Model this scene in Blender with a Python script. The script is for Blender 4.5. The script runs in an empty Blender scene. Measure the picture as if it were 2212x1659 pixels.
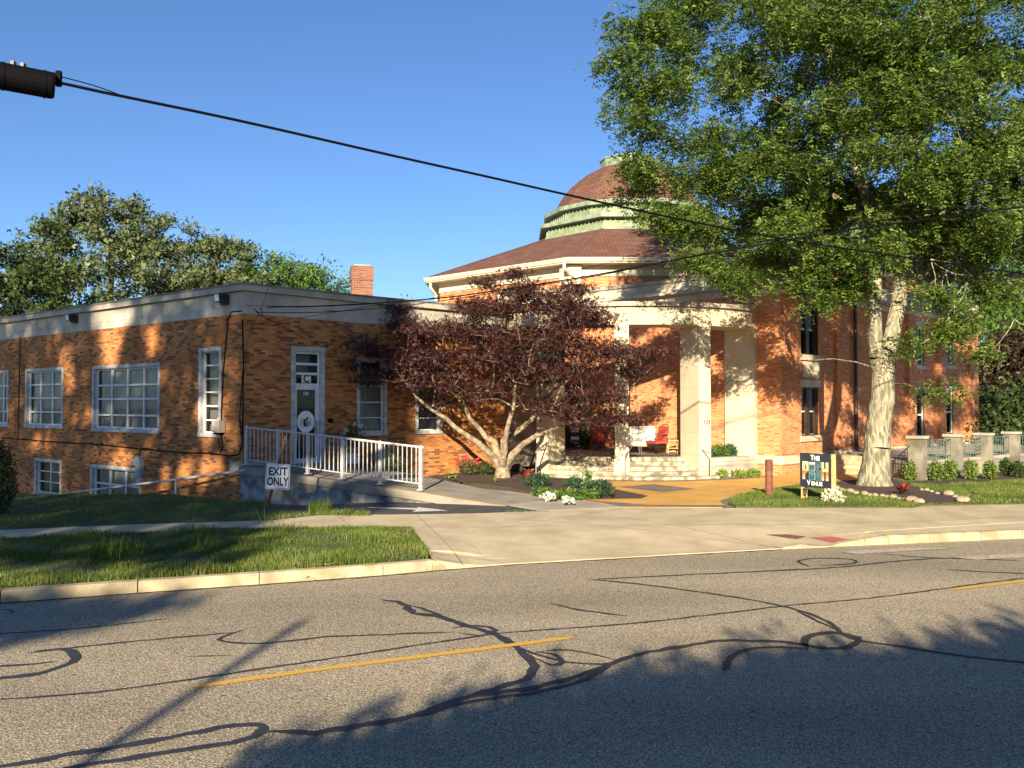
import bpy, bmesh, math, random
import numpy as np
from mathutils import Vector, Matrix
from mathutils.geometry import tessellate_polygon
random.seed(7); rng = np.random.default_rng(7)
SC = bpy.context.scene; COL = SC.collection
R = math.radians
# ------------------------------------------------------------------ camera, sky, sun
F = 1800.0; PITCH = math.atan(42.5 / F); CZ = 2.5          # focal length for a picture 2212 px wide
cd = bpy.data.cameras.new('camera'); cam = bpy.data.objects.new('camera', cd); COL.objects.link(cam)
cam.location = (0, 0, CZ); cam.rotation_euler = (R(90) + PITCH, 0, 0)
cd.sensor_width = 36; cd.lens = 36 * F / 2212; cd.clip_start = .1; cd.clip_end = 2000
SC.camera = cam
SUN_AZ, SUN_EL = 8.5, 20.0
w = bpy.data.worlds.new('World'); SC.world = w; w.use_nodes = True
nt = w.node_tree; bg = nt.nodes['Background']
sky = nt.nodes.new('ShaderNodeTexSky'); sky.sky_type = 'NISHITA'; sky.sun_disc = False
sky.sun_elevation = R(SUN_EL); sky.sun_rotation = R(180 + SUN_AZ); sky.air_density = 1.0; sky.dust_density = .25; sky.ozone_density = 3.0
hs_ = nt.nodes.new('ShaderNodeMix'); hs_.data_type = 'RGBA'; hs_.blend_type = 'MULTIPLY'; hs_.inputs[0].default_value = 1; hs_.inputs[7].default_value = (.765, .955, 1.24, 1)
nt.links.new(sky.outputs[0], hs_.inputs[6]); nt.links.new(hs_.outputs[2], bg.inputs[0]); bg.inputs[1].default_value = .0505
sd = bpy.data.lights.new('sun', 'SUN'); sun = bpy.data.objects.new('sun', sd); COL.objects.link(sun)
sd.energy = 5.0; sd.angle = R(.53); sd.color = (1, .84, .61)
tv = Vector((math.sin(R(SUN_AZ)) * math.cos(R(SUN_EL)), math.cos(R(SUN_AZ)) * math.cos(R(SUN_EL)), -math.sin(R(SUN_EL))))
sun.rotation_euler = tv.to_track_quat('-Z', 'Y').to_euler(); sun.location = (-5, -30, 30)
SC.view_settings.view_transform = 'Standard'; SC.view_settings.look = 'None'; SC.view_settings.exposure = 1.4
SC.cycles.max_bounces = 6; SC.cycles.transparent_max_bounces = 24
# ------------------------------------------------------------------ picture pixel (2212 wide) -> place
def ray(x, y):
    a, b = (x - 1106) / F, (829.5 - y) / F; c, s = math.cos(PITCH), math.sin(PITCH)
    return Vector((a, c - b * s, s + b * c))
def P(x, y, Y):
    d = ray(x, y); return Vector((0, 0, CZ)) + d * (Y / d.y)
def sm(t, a, b):
    t = min(1, max(0, (t - a) / (b - a))); return t * t * (3 - 2 * t)
def flat(x, y, z=0.):
    d = ray(x, y); k = (z - CZ) / d.z; return Vector((0, 0, CZ)) + d * k
KP = [(-500, 1341), (0, 1303), (298, 1281), (600, 1260), (828, 1243), (960, 1231), (1097, 1220), (1651, 1188.5), (1803, 1181), (2212, 1163), (2900, 1135)]
KW = [flat(*p) for p in KP]; KX = [p.x for p in KW]; KY = [p.y for p in KW]
def Yc(X): return float(np.interp(X, KX, KY)) + (0 if KX[0] < X < KX[-1] else .37 * (X - (KX[0] if X < 0 else KX[-1])))
XA = flat(1000, 1220).x; XB = flat(1862, 1178.5).x
def zf(X, Y):
    d = Y - Yc(X)
    ap = sm(X, XA - .35, XA + .25) * (1 - sm(X, XB - .3, XB + .5))
    z = .14 * (1 - ap) + ap * (.012 + .118 * sm(d, 0, 2.4))
    amt = np.interp(X, [-14, -8.2, -6.5, -4, -2.2, 0, 3], [.95, .75, .42, .25, .12, .1, .17])
    a = np.interp(X, [-9, -5, 0, 3], [21.3, 18.3, 18.5, 19.5]); b = np.interp(X, [-9, -5, 0, 3], [25.5, 22.6, 25, 27])
    return z - float(amt) * sm(Y, float(a), float(b))
def G(x, y, dz=0.):
    z = .1
    for _ in range(25):
        p = flat(x, y, z); z = .5 * z + .5 * (zf(p.x, p.y) + dz)
    return Vector((p.x, p.y, zf(p.x, p.y) + dz))
# ------------------------------------------------------------------ materials
def mat(name, col=(.5, .5, .5), rough=.8, var=0., vscale=3., bump=0., bscale=40., metal=0., col2=None, spec=.5, coords='Object', detail=4., ramp=(.35, .65)):
    m = bpy.data.materials.new(name); m.use_nodes = True; n = m.node_tree.nodes; l = m.node_tree.links
    b = n['Principled BSDF']; b.inputs['Roughness'].default_value = rough; b.inputs['Metallic'].default_value = metal
    b.inputs['Specular IOR Level'].default_value = spec
    b.inputs['Base Color'].default_value = (*col, 1)
    tc = n.new('ShaderNodeTexCoord')
    if var or col2:
        no = n.new('ShaderNodeTexNoise'); no.inputs['Scale'].default_value = vscale; no.inputs['Detail'].default_value = detail
        l.new(tc.outputs[coords], no.inputs[0])
        r = n.new('ShaderNodeValToRGB'); l.new(no.outputs[0], r.inputs[0])
        c2 = col2 or tuple(c * (1 + var) for c in col); c1 = col if col2 else tuple(c * (1 - var) for c in col)
        r.color_ramp.elements[0].position, r.color_ramp.elements[1].position = ramp
        r.color_ramp.elements[0].color = (*c1, 1); r.color_ramp.elements[1].color = (*c2, 1)
        l.new(r.outputs[0], b.inputs['Base Color'])
    if bump:
        no2 = n.new('ShaderNodeTexNoise'); no2.inputs['Scale'].default_value = bscale; no2.inputs['Detail'].default_value = 3
        l.new(tc.outputs[coords], no2.inputs[0]); bp = n.new('ShaderNodeBump'); bp.inputs['Strength'].default_value = bump; bp.inputs['Distance'].default_value = .02
        l.new(no2.outputs[0], bp.inputs['Height']); l.new(bp.outputs[0], b.inputs['Normal'])
    return m
def brickmat(name, palette, mortar, bw, bh, ms, joint=.3, dirt=.25, uneven=0.):
    m = bpy.data.materials.new(name); m.use_nodes = True; n = m.node_tree.nodes; l = m.node_tree.links
    b = n['Principled BSDF']; b.inputs['Roughness'].default_value = .85; b.inputs['Specular IOR Level'].default_value = .3
    uv = n.new('ShaderNodeUVMap'); uv.uv_map = 'UVMap'
    t = n.new('ShaderNodeTexBrick'); l.new(uv.outputs[0], t.inputs['Vector'])
    t.inputs['Color1'].default_value = (0, 0, 0, 1); t.inputs['Color2'].default_value = (1, 1, 1, 1); t.inputs['Mortar'].default_value = (.5, .5, .5, 1)
    t.inputs['Scale'].default_value = 1; t.inputs['Brick Width'].default_value = bw; t.inputs['Row Height'].default_value = bh
    t.inputs['Mortar Size'].default_value = ms; t.inputs['Mortar Smooth'].default_value = .3; t.inputs['Bias'].default_value = 0
    r = n.new('ShaderNodeValToRGB'); l.new(t.outputs['Color'], r.inputs[0]); r.color_ramp.interpolation = 'CONSTANT'
    e = r.color_ramp.elements
    while len(e) < len(palette): e.new(.5)
    for i, (p, c) in enumerate(palette): e[i].position = p; e[i].color = (*c, 1)
    no = n.new('ShaderNodeTexNoise'); no.inputs['Scale'].default_value = .7; no.inputs['Detail'].default_value = 5; l.new(uv.outputs[0], no.inputs[0])
    mr = n.new('ShaderNodeMapRange'); mr.inputs[3].default_value = 1 - dirt; mr.inputs[4].default_value = 1 + dirt; l.new(no.outputs[0], mr.inputs[0]); mr.inputs[1].default_value = .3; mr.inputs[2].default_value = .7
    mu = n.new('ShaderNodeMix'); mu.data_type = 'RGBA'; mu.blend_type = 'MULTIPLY'; mu.inputs[0].default_value = 1
    l.new(r.outputs[0], mu.inputs[6]); l.new(mr.outputs[0], mu.inputs[7])
    mx = n.new('ShaderNodeMix'); mx.data_type = 'RGBA'; l.new(t.outputs['Fac'], mx.inputs[0]); l.new(mu.outputs[2], mx.inputs[6]); mx.inputs[7].default_value = (*mortar, 1)
    l.new(mx.outputs[2], b.inputs['Base Color'])
    bp = n.new('ShaderNodeBump'); bp.invert = True; bp.inputs['Strength'].default_value = joint; bp.inputs['Distance'].default_value = .01
    l.new(t.outputs['Fac'], bp.inputs['Height']); l.new(bp.outputs[0], b.inputs['Normal'])
    return m
def leafmat(name, cols, trans=.35, rough=.55):
    m = bpy.data.materials.new(name); m.use_nodes = True; n = m.node_tree.nodes; l = m.node_tree.links
    b = n['Principled BSDF']; b.inputs['Roughness'].default_value = rough; b.inputs['Specular IOR Level'].default_value = .35
    a = n.new('ShaderNodeAttribute'); a.attribute_name = 'rnd'
    r = n.new('ShaderNodeValToRGB'); l.new(a.outputs['Fac'], r.inputs[0]); e = r.color_ramp.elements
    while len(e) < len(cols): e.new(.5)
    for i, c in enumerate(cols): e[i].position = i / (len(cols) - 1); e[i].color = (*c, 1)
    l.new(r.outputs[0], b.inputs['Base Color'])
    tr = n.new('ShaderNodeBsdfTranslucent'); l.new(r.outputs[0], tr.inputs[0])
    ms = n.new('ShaderNodeMixShader'); ms.inputs[0].default_value = trans
    l.new(b.outputs[0], ms.inputs[1]); l.new(tr.outputs[0], ms.inputs[2]); l.new(ms.outputs[0], n['Material Output'].inputs[0])
    return m
def glassmat(name, tint=(.8, .86, .9), refl=.09):
    m = bpy.data.materials.new(name); m.use_nodes = True; n = m.node_tree.nodes; l = m.node_tree.links
    n.remove(n['Principled BSDF'])
    t = n.new('ShaderNodeBsdfTransparent'); t.inputs[0].default_value = (*tint, 1)
    g = n.new('ShaderNodeBsdfGlossy'); g.inputs['Roughness'].default_value = .03
    fr = n.new('ShaderNodeFresnel'); fr.inputs[0].default_value = 1.42
    ad = n.new('ShaderNodeMath'); ad.operation = 'ADD'; ad.inputs[1].default_value = refl - .05; ad.use_clamp = True; l.new(fr.outputs[0], ad.inputs[0])
    ms = n.new('ShaderNodeMixShader'); l.new(ad.outputs[0], ms.inputs[0]); l.new(t.outputs[0], ms.inputs[1]); l.new(g.outputs[0], ms.inputs[2])
    l.new(ms.outputs[0], n['Material Output'].inputs[0]); return m
TAN, ORG, RED, DRK, LGT = (.47, .195, .058), (.42, .155, .042), (.30, .10, .032), (.155, .06, .027), (.48, .25, .095)
M = {}
M['brick_a'] = brickmat('mixed_tan_brick', [(0, DRK), (.19, RED), (.36, ORG), (.55, TAN), (.76, ORG), (.93, LGT)], (.28, .155, .07), .225, .068, .008, dirt=.22)
M['brick_c'] = brickmat('orange_brick', [(0, (.36, .115, .045)), (.15, (.50, .18, .072)), (.4, (.55, .215, .09)), (.65, (.51, .19, .078)), (.85, (.58, .255, .12))], (.56, .31, .17), .205, .062, .007, dirt=.14)
M['brick_r'] = brickmat('red_chimney_brick', [(0, (.13, .045, .03)), (.3, (.18, .062, .038)), (.7, (.22, .085, .05))], (.24, .16, .11), .22, .075, .012)
M['stone'] = mat('limestone', (.42, .365, .25), .85, vscale=1.3, bump=.25, bscale=30, col2=(.57, .50, .355), detail=7)
M['stonegrey'] = mat('grey_limestone', (.32, .29, .235), .85, vscale=1.1, bump=.25, bscale=30, col2=(.50, .46, .38), detail=8)
M['stoneblk'] = brickmat('limestone_blocks', [(0, (.45, .395, .275)), (.3, (.53, .465, .33)), (.6, (.49, .43, .305)), (.85, (.57, .505, .365))], (.32, .27, .18), .95, .55, .008, dirt=.18)
M['pier'] = brickmat('limestone_pier', [(0, (.52, .46, .33)), (.3, (.57, .505, .365)), (.6, (.50, .44, .315)), (.8, (.59, .52, .38))], (.36, .31, .21), 9.0, .756, .006, dirt=.14)
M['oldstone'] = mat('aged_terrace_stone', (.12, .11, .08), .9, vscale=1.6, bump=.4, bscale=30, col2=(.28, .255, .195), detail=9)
M['metalcop'] = mat('coping_metal', (.17, .155, .13), .6, var=.15, vscale=2)
M['coping'] = mat('stone_coping', (.36, .33, .27), .8, var=.2, vscale=1.5, bump=.2)
M['white'] = mat('white_paint', (.66, .66, .64), .5, var=.1, vscale=6)
M['rail'] = mat('white_railing_paint', (.44, .44, .43), .4, var=.15, vscale=9)
M['frame'] = mat('grey_window_stone', (.42, .42, .40), .8, var=.25, vscale=5, bump=.2)
M['dark'] = mat('unlit_room_black', (.012, .012, .013), .9)  # near-black backing behind glass: the darkness of the room put into its colour
M['bronze'] = mat('dark_brown_frame', (.035, .02, .014), .5)
M['black'] = mat('black_rubber', (.003, .003, .004), .7, spec=.08)
M['blind'] = mat('vertical_blind', (.27, .29, .28), .8, var=.2, vscale=30)
M['curtain'] = mat('pale_curtain', (.55, .55, .5), .9, var=.2, vscale=12)
M['glass'] = glassmat('window_glass'); M['glassd'] = glassmat('dark_window_glass', (.35, .42, .5), .07)
M['shingle'] = brickmat('brown_shingles', [(0, (.125, .06, .043)), (.4, (.155, .073, .052)), (.7, (.14, .066, .046)), (.9, (.18, .086, .062))], (.06, .028, .02), .36, .15, .014, joint=.9, dirt=.18)
M['trim'] = mat('cream_trim', (.62, .55, .40), .6, var=.06)
M['cream'] = mat('cream_frieze', (.61, .53, .37), .8, var=.07, vscale=1)
M['copper'] = mat('green_copper', (.11, .135, .07), .6, vscale=2.2, col2=(.24, .29, .155), detail=6, bump=.1)
M['copperp'] = mat('patina_light', (.14, .19, .12), .6, vscale=2.6, col2=(.25, .315, .225), detail=6)
M['concrete'] = mat('sidewalk_concrete', (.38, .31, .195), .9, vscale=1.6, bump=.35, bscale=60, ramp=(.3, .7), col2=(.53, .45, .29), detail=9)
M['walk'] = mat('grey_walk_concrete', (.27, .235, .19), .9, vscale=.8, bump=.3, bscale=60, col2=(.37, .33, .27), detail=9)
M['kerb'] = mat('kerb_concrete', (.27, .225, .135), .9, vscale=3.5, bump=.5, bscale=50, col2=(.46, .385, .25), detail=8)
M['rampc'] = mat('stained_ramp_wall', (.11, .105, .095), .9, vscale=2.6, bump=.4, bscale=25, col2=(.33, .32, .30), detail=10, ramp=(.38, .62))
M['deck'] = mat('ramp_deck', (.24, .215, .17), .9, var=.2, vscale=1.5, bump=.3)
M['tarmac'] = mat('old_asphalt', (.055, .053, .052), .9, var=.35, vscale=3, bump=.5, bscale=90)
M['stamped'] = mat('yellow_stamped_concrete', (.50, .265, .055), .7, vscale=1.4, bump=.35, bscale=14, col2=(.62, .37, .09), detail=9)
M['stampg'] = mat('grey_stamped_border', (.16, .14, .115), .75, var=.25, vscale=3, bump=.3)
M['mulch'] = mat('dark_mulch', (.028, .018, .012), .95, vscale=30, bump=1.0, bscale=45, col2=(.085, .055, .038))
M['soil'] = mat('lawn_soil', (.05, .065, .018), .95, vscale=5, bump=1., bscale=40, col2=(.10, .095, .035), detail=8)
M['yellow'] = mat('yellow_line', (.62, .36, .035), .7, vscale=55, col2=(.40, .28, .09), ramp=(.45, .72), bump=.2)
M['wline'] = mat('white_line', (.62, .60, .55), .7, vscale=25, col2=(.35, .33, .3), ramp=(.5, .7)); M['patch'] = mat('worn_white_line', (.48, .42, .33), .8, vscale=14, col2=(.30, .26, .2), ramp=(.4, .6), detail=9)
M['seal'] = mat('crack_sealant', (.028, .03, .036), .6, var=.2, vscale=9)
M['bark'] = mat('pale_bark', (.20, .185, .125), .95, vscale=5, bump=1.0, bscale=11, col2=(.46, .43, .31), detail=9)
def barkmat(name, c1, c2, sc, zs, bump):
    m = mat(name, c1, .95, vscale=sc, col2=c2, detail=8, ramp=(.4, .62)); n = m.node_tree.nodes; l = m.node_tree.links; tc = [x for x in n if x.type == 'TEX_COORD'][0]; no = [x for x in n if x.type == 'TEX_NOISE'][0]
    mp = n.new('ShaderNodeMapping'); mp.inputs['Scale'].default_value = (1, 1, zs); l.new(tc.outputs['Object'], mp.inputs[0]); l.new(mp.outputs[0], no.inputs[0]); no.inputs['Distortion'].default_value = .6
    bp = n.new('ShaderNodeBump'); bp.inputs['Strength'].default_value = 1; bp.inputs['Distance'].default_value = bump; l.new(no.outputs[0], bp.inputs['Height']); l.new(bp.outputs[0], n['Principled BSDF'].inputs['Normal']); return m
M['bark'] = barkmat('furrowed_pale_bark', (.13, .118, .078), (.35, .325, .22), 11, .24, .06)
M['mbark'] = mat('smooth_maple_bark', (.13, .10, .065), .85, vscale=7, bump=.7, bscale=22, col2=(.34, .27, .18), detail=8)
M['dbark'] = mat('dark_bark', (.06, .05, .038), .95, var=.3, vscale=8, bump=.6)
M['steel'] = mat('galvanised_steel', (.42, .42, .40), .4, metal=.7, var=.1)
M['rust'] = mat('rusty_pipe', (.13, .04, .022), .75, vscale=8, bump=.3, bscale=60, col2=(.20, .075, .045))
M['rustd'] = mat('rusty_post', (.07, .03, .02), .8, var=.4, vscale=14)
M['signw'] = mat('sign_white', (.78, .80, .80), .35, var=.04, vscale=8)
M['ink'] = mat('sign_black', (.012, .012, .014), .4)
M['navy'] = mat('sign_dark_panel', (.022, .03, .038), .4, var=.1)
M['wood'] = mat('yellow_pine', (.62, .42, .18), .7, vscale=9, col2=(.50, .31, .12), bump=.1)
M['teal'] = mat('teal_paint', (.02, .095, .125), .5); M['tealedge'] = mat('teal_outline', (.30, .38, .36), .5)
M['redm'] = mat('red_fabric', (.36, .045, .03), .75, var=.15, vscale=20)
M['iron'] = mat('black_iron', (.03, .022, .02), .5, metal=.3); M['giron'] = mat('green_iron', (.10, .16, .14), .6, var=.3)
M['cloth'] = mat('cream_cushion', (.80, .75, .64), .9, var=.08, vscale=8, bump=.2, bscale=15)
M['rock'] = mat('river_rock', (.22, .175, .12), .85, vscale=7, col2=(.42, .35, .25), bump=.4); M['drock'] = mat('dark_boulder', (.03, .027, .024), .8, var=.3)
M['pot'] = mat('white_pot', (.72, .72, .70), .5)
M['padr'] = mat('red_tactile', (.42, .10, .09), .8, var=.15, vscale=20, bump=.6, bscale=35); M['padb'] = mat('worn_red_tactile', (.17, .06, .035), .85, var=.3, vscale=15, bump=.8, bscale=35)
# letter paint that runs from cream to orange to red down the letter, as painted on the sign
def gradmat(name, stops):
    m = bpy.data.materials.new(name); m.use_nodes = True; n = m.node_tree.nodes; l = m.node_tree.links
    uv = n.new('ShaderNodeUVMap'); uv.uv_map = 'UVMap'; sp = n.new('ShaderNodeSeparateXYZ'); l.new(uv.outputs[0], sp.inputs[0])
    r = n.new('ShaderNodeValToRGB'); l.new(sp.outputs[1], r.inputs[0]); e = r.color_ramp.elements
    while len(e) < len(stops): e.new(.5)
    for i, (p, c) in enumerate(stops): e[i].position = p; e[i].color = (*c, 1)
    l.new(r.outputs[0], n['Principled BSDF'].inputs[0]); n['Principled BSDF'].inputs['Roughness'].default_value = .5; return m
M['grad'] = gradmat('cream_to_orange_paint', [(0, (.72, .50, .36)), (.18, (.66, .30, .14)), (.46, (.55, .12, .03)), (.5, (.72, .45, .12)), (.8, (.75, .60, .26)), (1, (.72, .56, .25))])
# road: fine aggregate
def roadmat():
    m = bpy.data.materials.new('road_asphalt'); m.use_nodes = True; n = m.node_tree.nodes; l = m.node_tree.links
    b = n['Principled BSDF']; b.inputs['Roughness'].default_value = .8; b.inputs['Specular IOR Level'].default_value = .35
    tc = n.new('ShaderNodeTexCoord'); vo = n.new('ShaderNodeTexVoronoi'); vo.inputs['Scale'].default_value = 55; l.new(tc.outputs['Object'], vo.inputs[0])
    n2 = n.new('ShaderNodeTexNoise'); n2.inputs['Scale'].default_value = 58; n2.inputs['Detail'].default_value = 5; n2.inputs['Roughness'].default_value = .75; l.new(tc.outputs['Object'], n2.inputs[0])
    r = n.new('ShaderNodeValToRGB'); l.new(n2.outputs[0], r.inputs[0]); e = r.color_ramp.elements
    e.new(.5); e.new(.6)
    for i, (p, c) in enumerate([(.36, (.09, .075, .052)), (.47, (.27, .225, .153)), (.56, (.39, .335, .235)), (.66, (.66, .60, .46))]): e[i].position = p; e[i].color = (*c, 1)
    n3 = n.new('ShaderNodeTexNoise'); n3.inputs['Scale'].default_value = .35; n3.inputs['Detail'].default_value = 6
    mp = n.new('ShaderNodeMapping'); mp.inputs['Rotation'].default_value = (0, 0, R(-23)); mp.inputs['Scale'].default_value = (.35, 1.6, 1); l.new(tc.outputs['Object'], mp.inputs[0]); l.new(mp.outputs[0], n3.inputs[0])
    mr = n.new('ShaderNodeMapRange'); mr.inputs[1].default_value = .3; mr.inputs[2].default_value = .7; mr.inputs[3].default_value = .74; mr.inputs[4].default_value = 1.16; l.new(n3.outputs[0], mr.inputs[0])
    mu = n.new('ShaderNodeMix'); mu.data_type = 'RGBA'; mu.blend_type = 'MULTIPLY'; mu.inputs[0].default_value = 1; l.new(r.outputs[0], mu.inputs[6]); l.new(mr.outputs[0], mu.inputs[7])
    v2 = n.new('ShaderNodeTexVoronoi'); v2.inputs['Scale'].default_value = 75; l.new(tc.outputs['Object'], v2.inputs[0]); sp = n.new('ShaderNodeSeparateColor'); l.new(v2.outputs['Color'], sp.inputs[0])
    mr2 = n.new('ShaderNodeMapRange'); mr2.inputs[3].default_value = .48; mr2.inputs[4].default_value = 1.5; l.new(sp.outputs[0], mr2.inputs[0])
    mu2 = n.new('ShaderNodeMix'); mu2.data_type = 'RGBA'; mu2.blend_type = 'MULTIPLY'; mu2.inputs[0].default_value = 1; l.new(mu.outputs[2], mu2.inputs[6]); l.new(mr2.outputs[0], mu2.inputs[7])
    l.new(mu2.outputs[2], b.inputs[0])
    bp = n.new('ShaderNodeBump'); bp.inputs['Strength'].default_value = .4; bp.inputs['Distance'].default_value = .01; l.new(vo.outputs[0], bp.inputs['Height']); l.new(bp.outputs[0], b.inputs['Normal'])
    return m
M['road'] = roadmat()
# ------------------------------------------------------------------ builders
ORG0 = {}
def worg(o): return ORG0.get(o, Vector((0, 0, 0))) if o else Vector((0, 0, 0))
def tag(o, label=None, cat=None, group=None, kind=None):
    if label: o['label'] = label
    if cat: o['category'] = cat
    if group: o['group'] = group
    if kind: o['kind'] = kind
    return o
def empty(name, loc, label=None, cat=None, group=None):
    o = bpy.data.objects.new(name, None); COL.objects.link(o); o.location = loc; o.empty_display_size = .2
    ORG0[o] = Vector(loc); return tag(o, label, cat, group)
def link(name, me, parent, orig, mats):
    for m in mats: me.materials.append(m)
    o = bpy.data.objects.new(name, me); COL.objects.link(o); ORG0[o] = Vector(orig)
    if parent: o.parent = parent
    o.location = Vector(orig) - worg(parent); return o
class MB:
    def __init__(s): s.v = []; s.f = []; s.uv = []; s.mi = []; s.cm = 0
    def poly(s, pts, uvs=None):
        pts = [Vector(p) for p in pts]; i = len(s.v); s.v += pts; s.f.append(tuple(range(i, i + len(pts)))); s.mi.append(s.cm)
        if uvs is None:
            nn = Vector((0, 0, 0))
            for a, b in zip(pts, pts[1:] + pts[:1]): nn += a.cross(b)
            if abs(nn.z) > .8 * nn.length: uvs = [(p.x, p.y) for p in pts]
            else:
                h = Vector((-nn.y, nn.x, 0)).normalized() if nn.length else Vector((1, 0, 0)); uvs = [(p.dot(h), p.z) for p in pts]
        s.uv += uvs
    def box(s, c, sz, rz=0., mtx=None):
        x, y, z = sz[0] / 2, sz[1] / 2, sz[2] / 2; m = mtx or (Matrix.Translation(c) @ Matrix.Rotation(rz, 4, 'Z'))
        q = [Vector((a, b, d)) for a in (-x, x) for b in (-y, y) for d in (-z, z)]
        base = (Vector(c).z if mtx is None else 0)
        for f, ax in (((0, 1, 3, 2), (1, 2)), ((4, 6, 7, 5), (1, 2)), ((0, 4, 5, 1), (0, 2)), ((2, 3, 7, 6), (0, 2)), ((0, 2, 6, 4), (0, 1)), ((1, 5, 7, 3), (0, 1))):
            s.poly([m @ q[i] for i in f], [(q[i][ax[0]] + 5, q[i][ax[1]] + (base if ax[1] == 2 else 0)) for i in f])
    def prism(s, pts, z0, z1, top=True, bot=True):
        n = len(pts); u = 0
        if sum(pts[i][0] * pts[(i + 1) % n][1] - pts[(i + 1) % n][0] * pts[i][1] for i in range(n)) < 0: pts = pts[::-1]
        for i in range(n):
            a, b = pts[i], pts[(i + 1) % n]; L = math.hypot(b[0] - a[0], b[1] - a[1])
            s.poly([(a[0], a[1], z0), (b[0], b[1], z0), (b[0], b[1], z1), (a[0], a[1], z1)], [(u, z0), (u + L, z0), (u + L, z1), (u, z1)]); u += L
        if top: s.poly([(p[0], p[1], z1) for p in pts])
        if bot: s.poly([(p[0], p[1], z0) for p in pts][::-1])
    def tube(s, pts, rad, n=6, cap=True, squash=1.):
        pts = [Vector(p) for p in pts]; rad = rad if hasattr(rad, '__len__') else [rad] * len(pts); rings = []; up = Vector((0, 0, 1)); u = 0; us = []
        for i, p in enumerate(pts):
            d = (pts[min(i + 1, len(pts) - 1)] - pts[max(i - 1, 0)]).normalized()
            a = d.cross(up); a = a.normalized() if a.length > .05 else d.cross(Vector((1, 0, 0))).normalized(); b = a.cross(d).normalized(); up = b if b.length else up
            rings.append([p + (a * math.cos(t) + b * math.sin(t) * squash) * rad[i] for t in [2 * math.pi * k / n for k in range(n)]])
            u += (p - pts[i - 1]).length if i else 0; us.append(u)
        i0 = len(s.v)
        for r_ in rings: s.v += r_
        for i in range(len(pts) - 1):
            for k in range(n):
                k2 = (k + 1) % n; s.f.append((i0 + i * n + k, i0 + i * n + k2, i0 + (i + 1) * n + k2, i0 + (i + 1) * n + k)); s.mi.append(s.cm)
                w_ = 2 * math.pi * rad[i] / n; s.uv += [(k * w_, us[i]), ((k + 1) * w_, us[i]), ((k + 1) * w_, us[i + 1]), (k * w_, us[i + 1])]
        if cap:
            s.f.append(tuple(i0 + k for k in range(n))[::-1]); s.mi.append(s.cm); s.uv += [(0, 0)] * n
            j = i0 + (len(pts) - 1) * n; s.f.append(tuple(j + k for k in range(n))); s.mi.append(s.cm); s.uv += [(0, 0)] * n
    def lathe(s, c, prof, n=16, a0=0., ang=None, rz=0.):
        c = Vector(c); u0 = 0
        for (r0, z0), (r1, z1) in zip(prof, prof[1:]):
            L = math.hypot(r1 - r0, z1 - z0)
            for k in range(n):
                t0, t1 = a0 + 2 * math.pi * k / n, a0 + 2 * math.pi * (k + 1) / n
                q = [c + Vector((r0 * math.cos(t0), r0 * math.sin(t0), z0)), c + Vector((r0 * math.cos(t1), r0 * math.sin(t1), z0)), c + Vector((r1 * math.cos(t1), r1 * math.sin(t1), z1)), c + Vector((r1 * math.cos(t0), r1 * math.sin(t0), z1))]
                h0, h1 = r0 * math.tan(math.pi / n), r1 * math.tan(math.pi / n); uc = k * 2 * math.pi * 3 / n
                if r1 < 1e-4: s.poly(q[:3], [(uc - h0, u0), (uc + h0, u0), (uc, u0 + L)])
                elif r0 < 1e-4: s.poly([q[0], q[2], q[3]], [(uc, u0), (uc + h1, u0 + L), (uc - h1, u0 + L)])
                else: s.poly(q, [(uc - h0, u0), (uc + h0, u0), (uc + h1, u0 + L), (uc - h1, u0 + L)])
            u0 += L
    def ball(s, c, r3, n=8, m=6, jit=0., rz=0.):
        c = Vector(c); i0 = len(s.v)
        for j in range(m + 1):
            ph = math.pi * j / m
            for k in range(n):
                t = 2 * math.pi * k / n; q = 1 + random.uniform(-jit, jit)
                p = Vector((r3[0] * math.sin(ph) * math.cos(t) * q, r3[1] * math.sin(ph) * math.sin(t) * q, r3[2] * math.cos(ph) * q)); p.rotate(Matrix.Rotation(rz, 3, 'Z')); s.v.append(c + p)
        for j in range(m):
            for k in range(n):
                k2 = (k + 1) % n; s.f.append((i0 + j * n + k, i0 + (j + 1) * n + k, i0 + (j + 1) * n + k2, i0 + j * n + k2)); s.mi.append(s.cm); s.uv += [(0, 0)] * 4
    def build(s, name, mats, parent=None, smooth=False, bevel=0.):
        mats = mats if isinstance(mats, (list, tuple)) else [mats]
        if parent: orig = worg(parent)
        else:
            xs = [v.x for v in s.v]; ys = [v.y for v in s.v]; orig = Vector(((min(xs) + max(xs)) / 2, (min(ys) + max(ys)) / 2, min(v.z for v in s.v)))
        me = bpy.data.meshes.new(name); me.from_pydata([v - orig for v in s.v], [], s.f)
        me.polygons.foreach_set('material_index', s.mi)
        ul = me.uv_layers.new(name='UVMap'); ul.data.foreach_set('uv', [c for q in s.uv for c in q])
        if smooth: me.polygons.foreach_set('use_smooth', [True] * len(s.f))
        me.update(); o = link(name, me, parent, orig, mats)
        if bevel:
            b = o.modifiers.new('bevel', 'BEVEL'); b.width = bevel; b.segments = 1; b.limit_method = 'ANGLE'
        return o
def bld(name, m, parent, fn, **k):
    q = MB(); fn(q); return q.build(name, m, parent, **k)
def copy_tree(o, parent=None):
    c = o.copy(); COL.objects.link(c); c.parent = parent; ORG0[c] = worg(o)
    for ch in [x for x in bpy.data.objects if x.parent == o]: copy_tree(ch, c)
    return c
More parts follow.
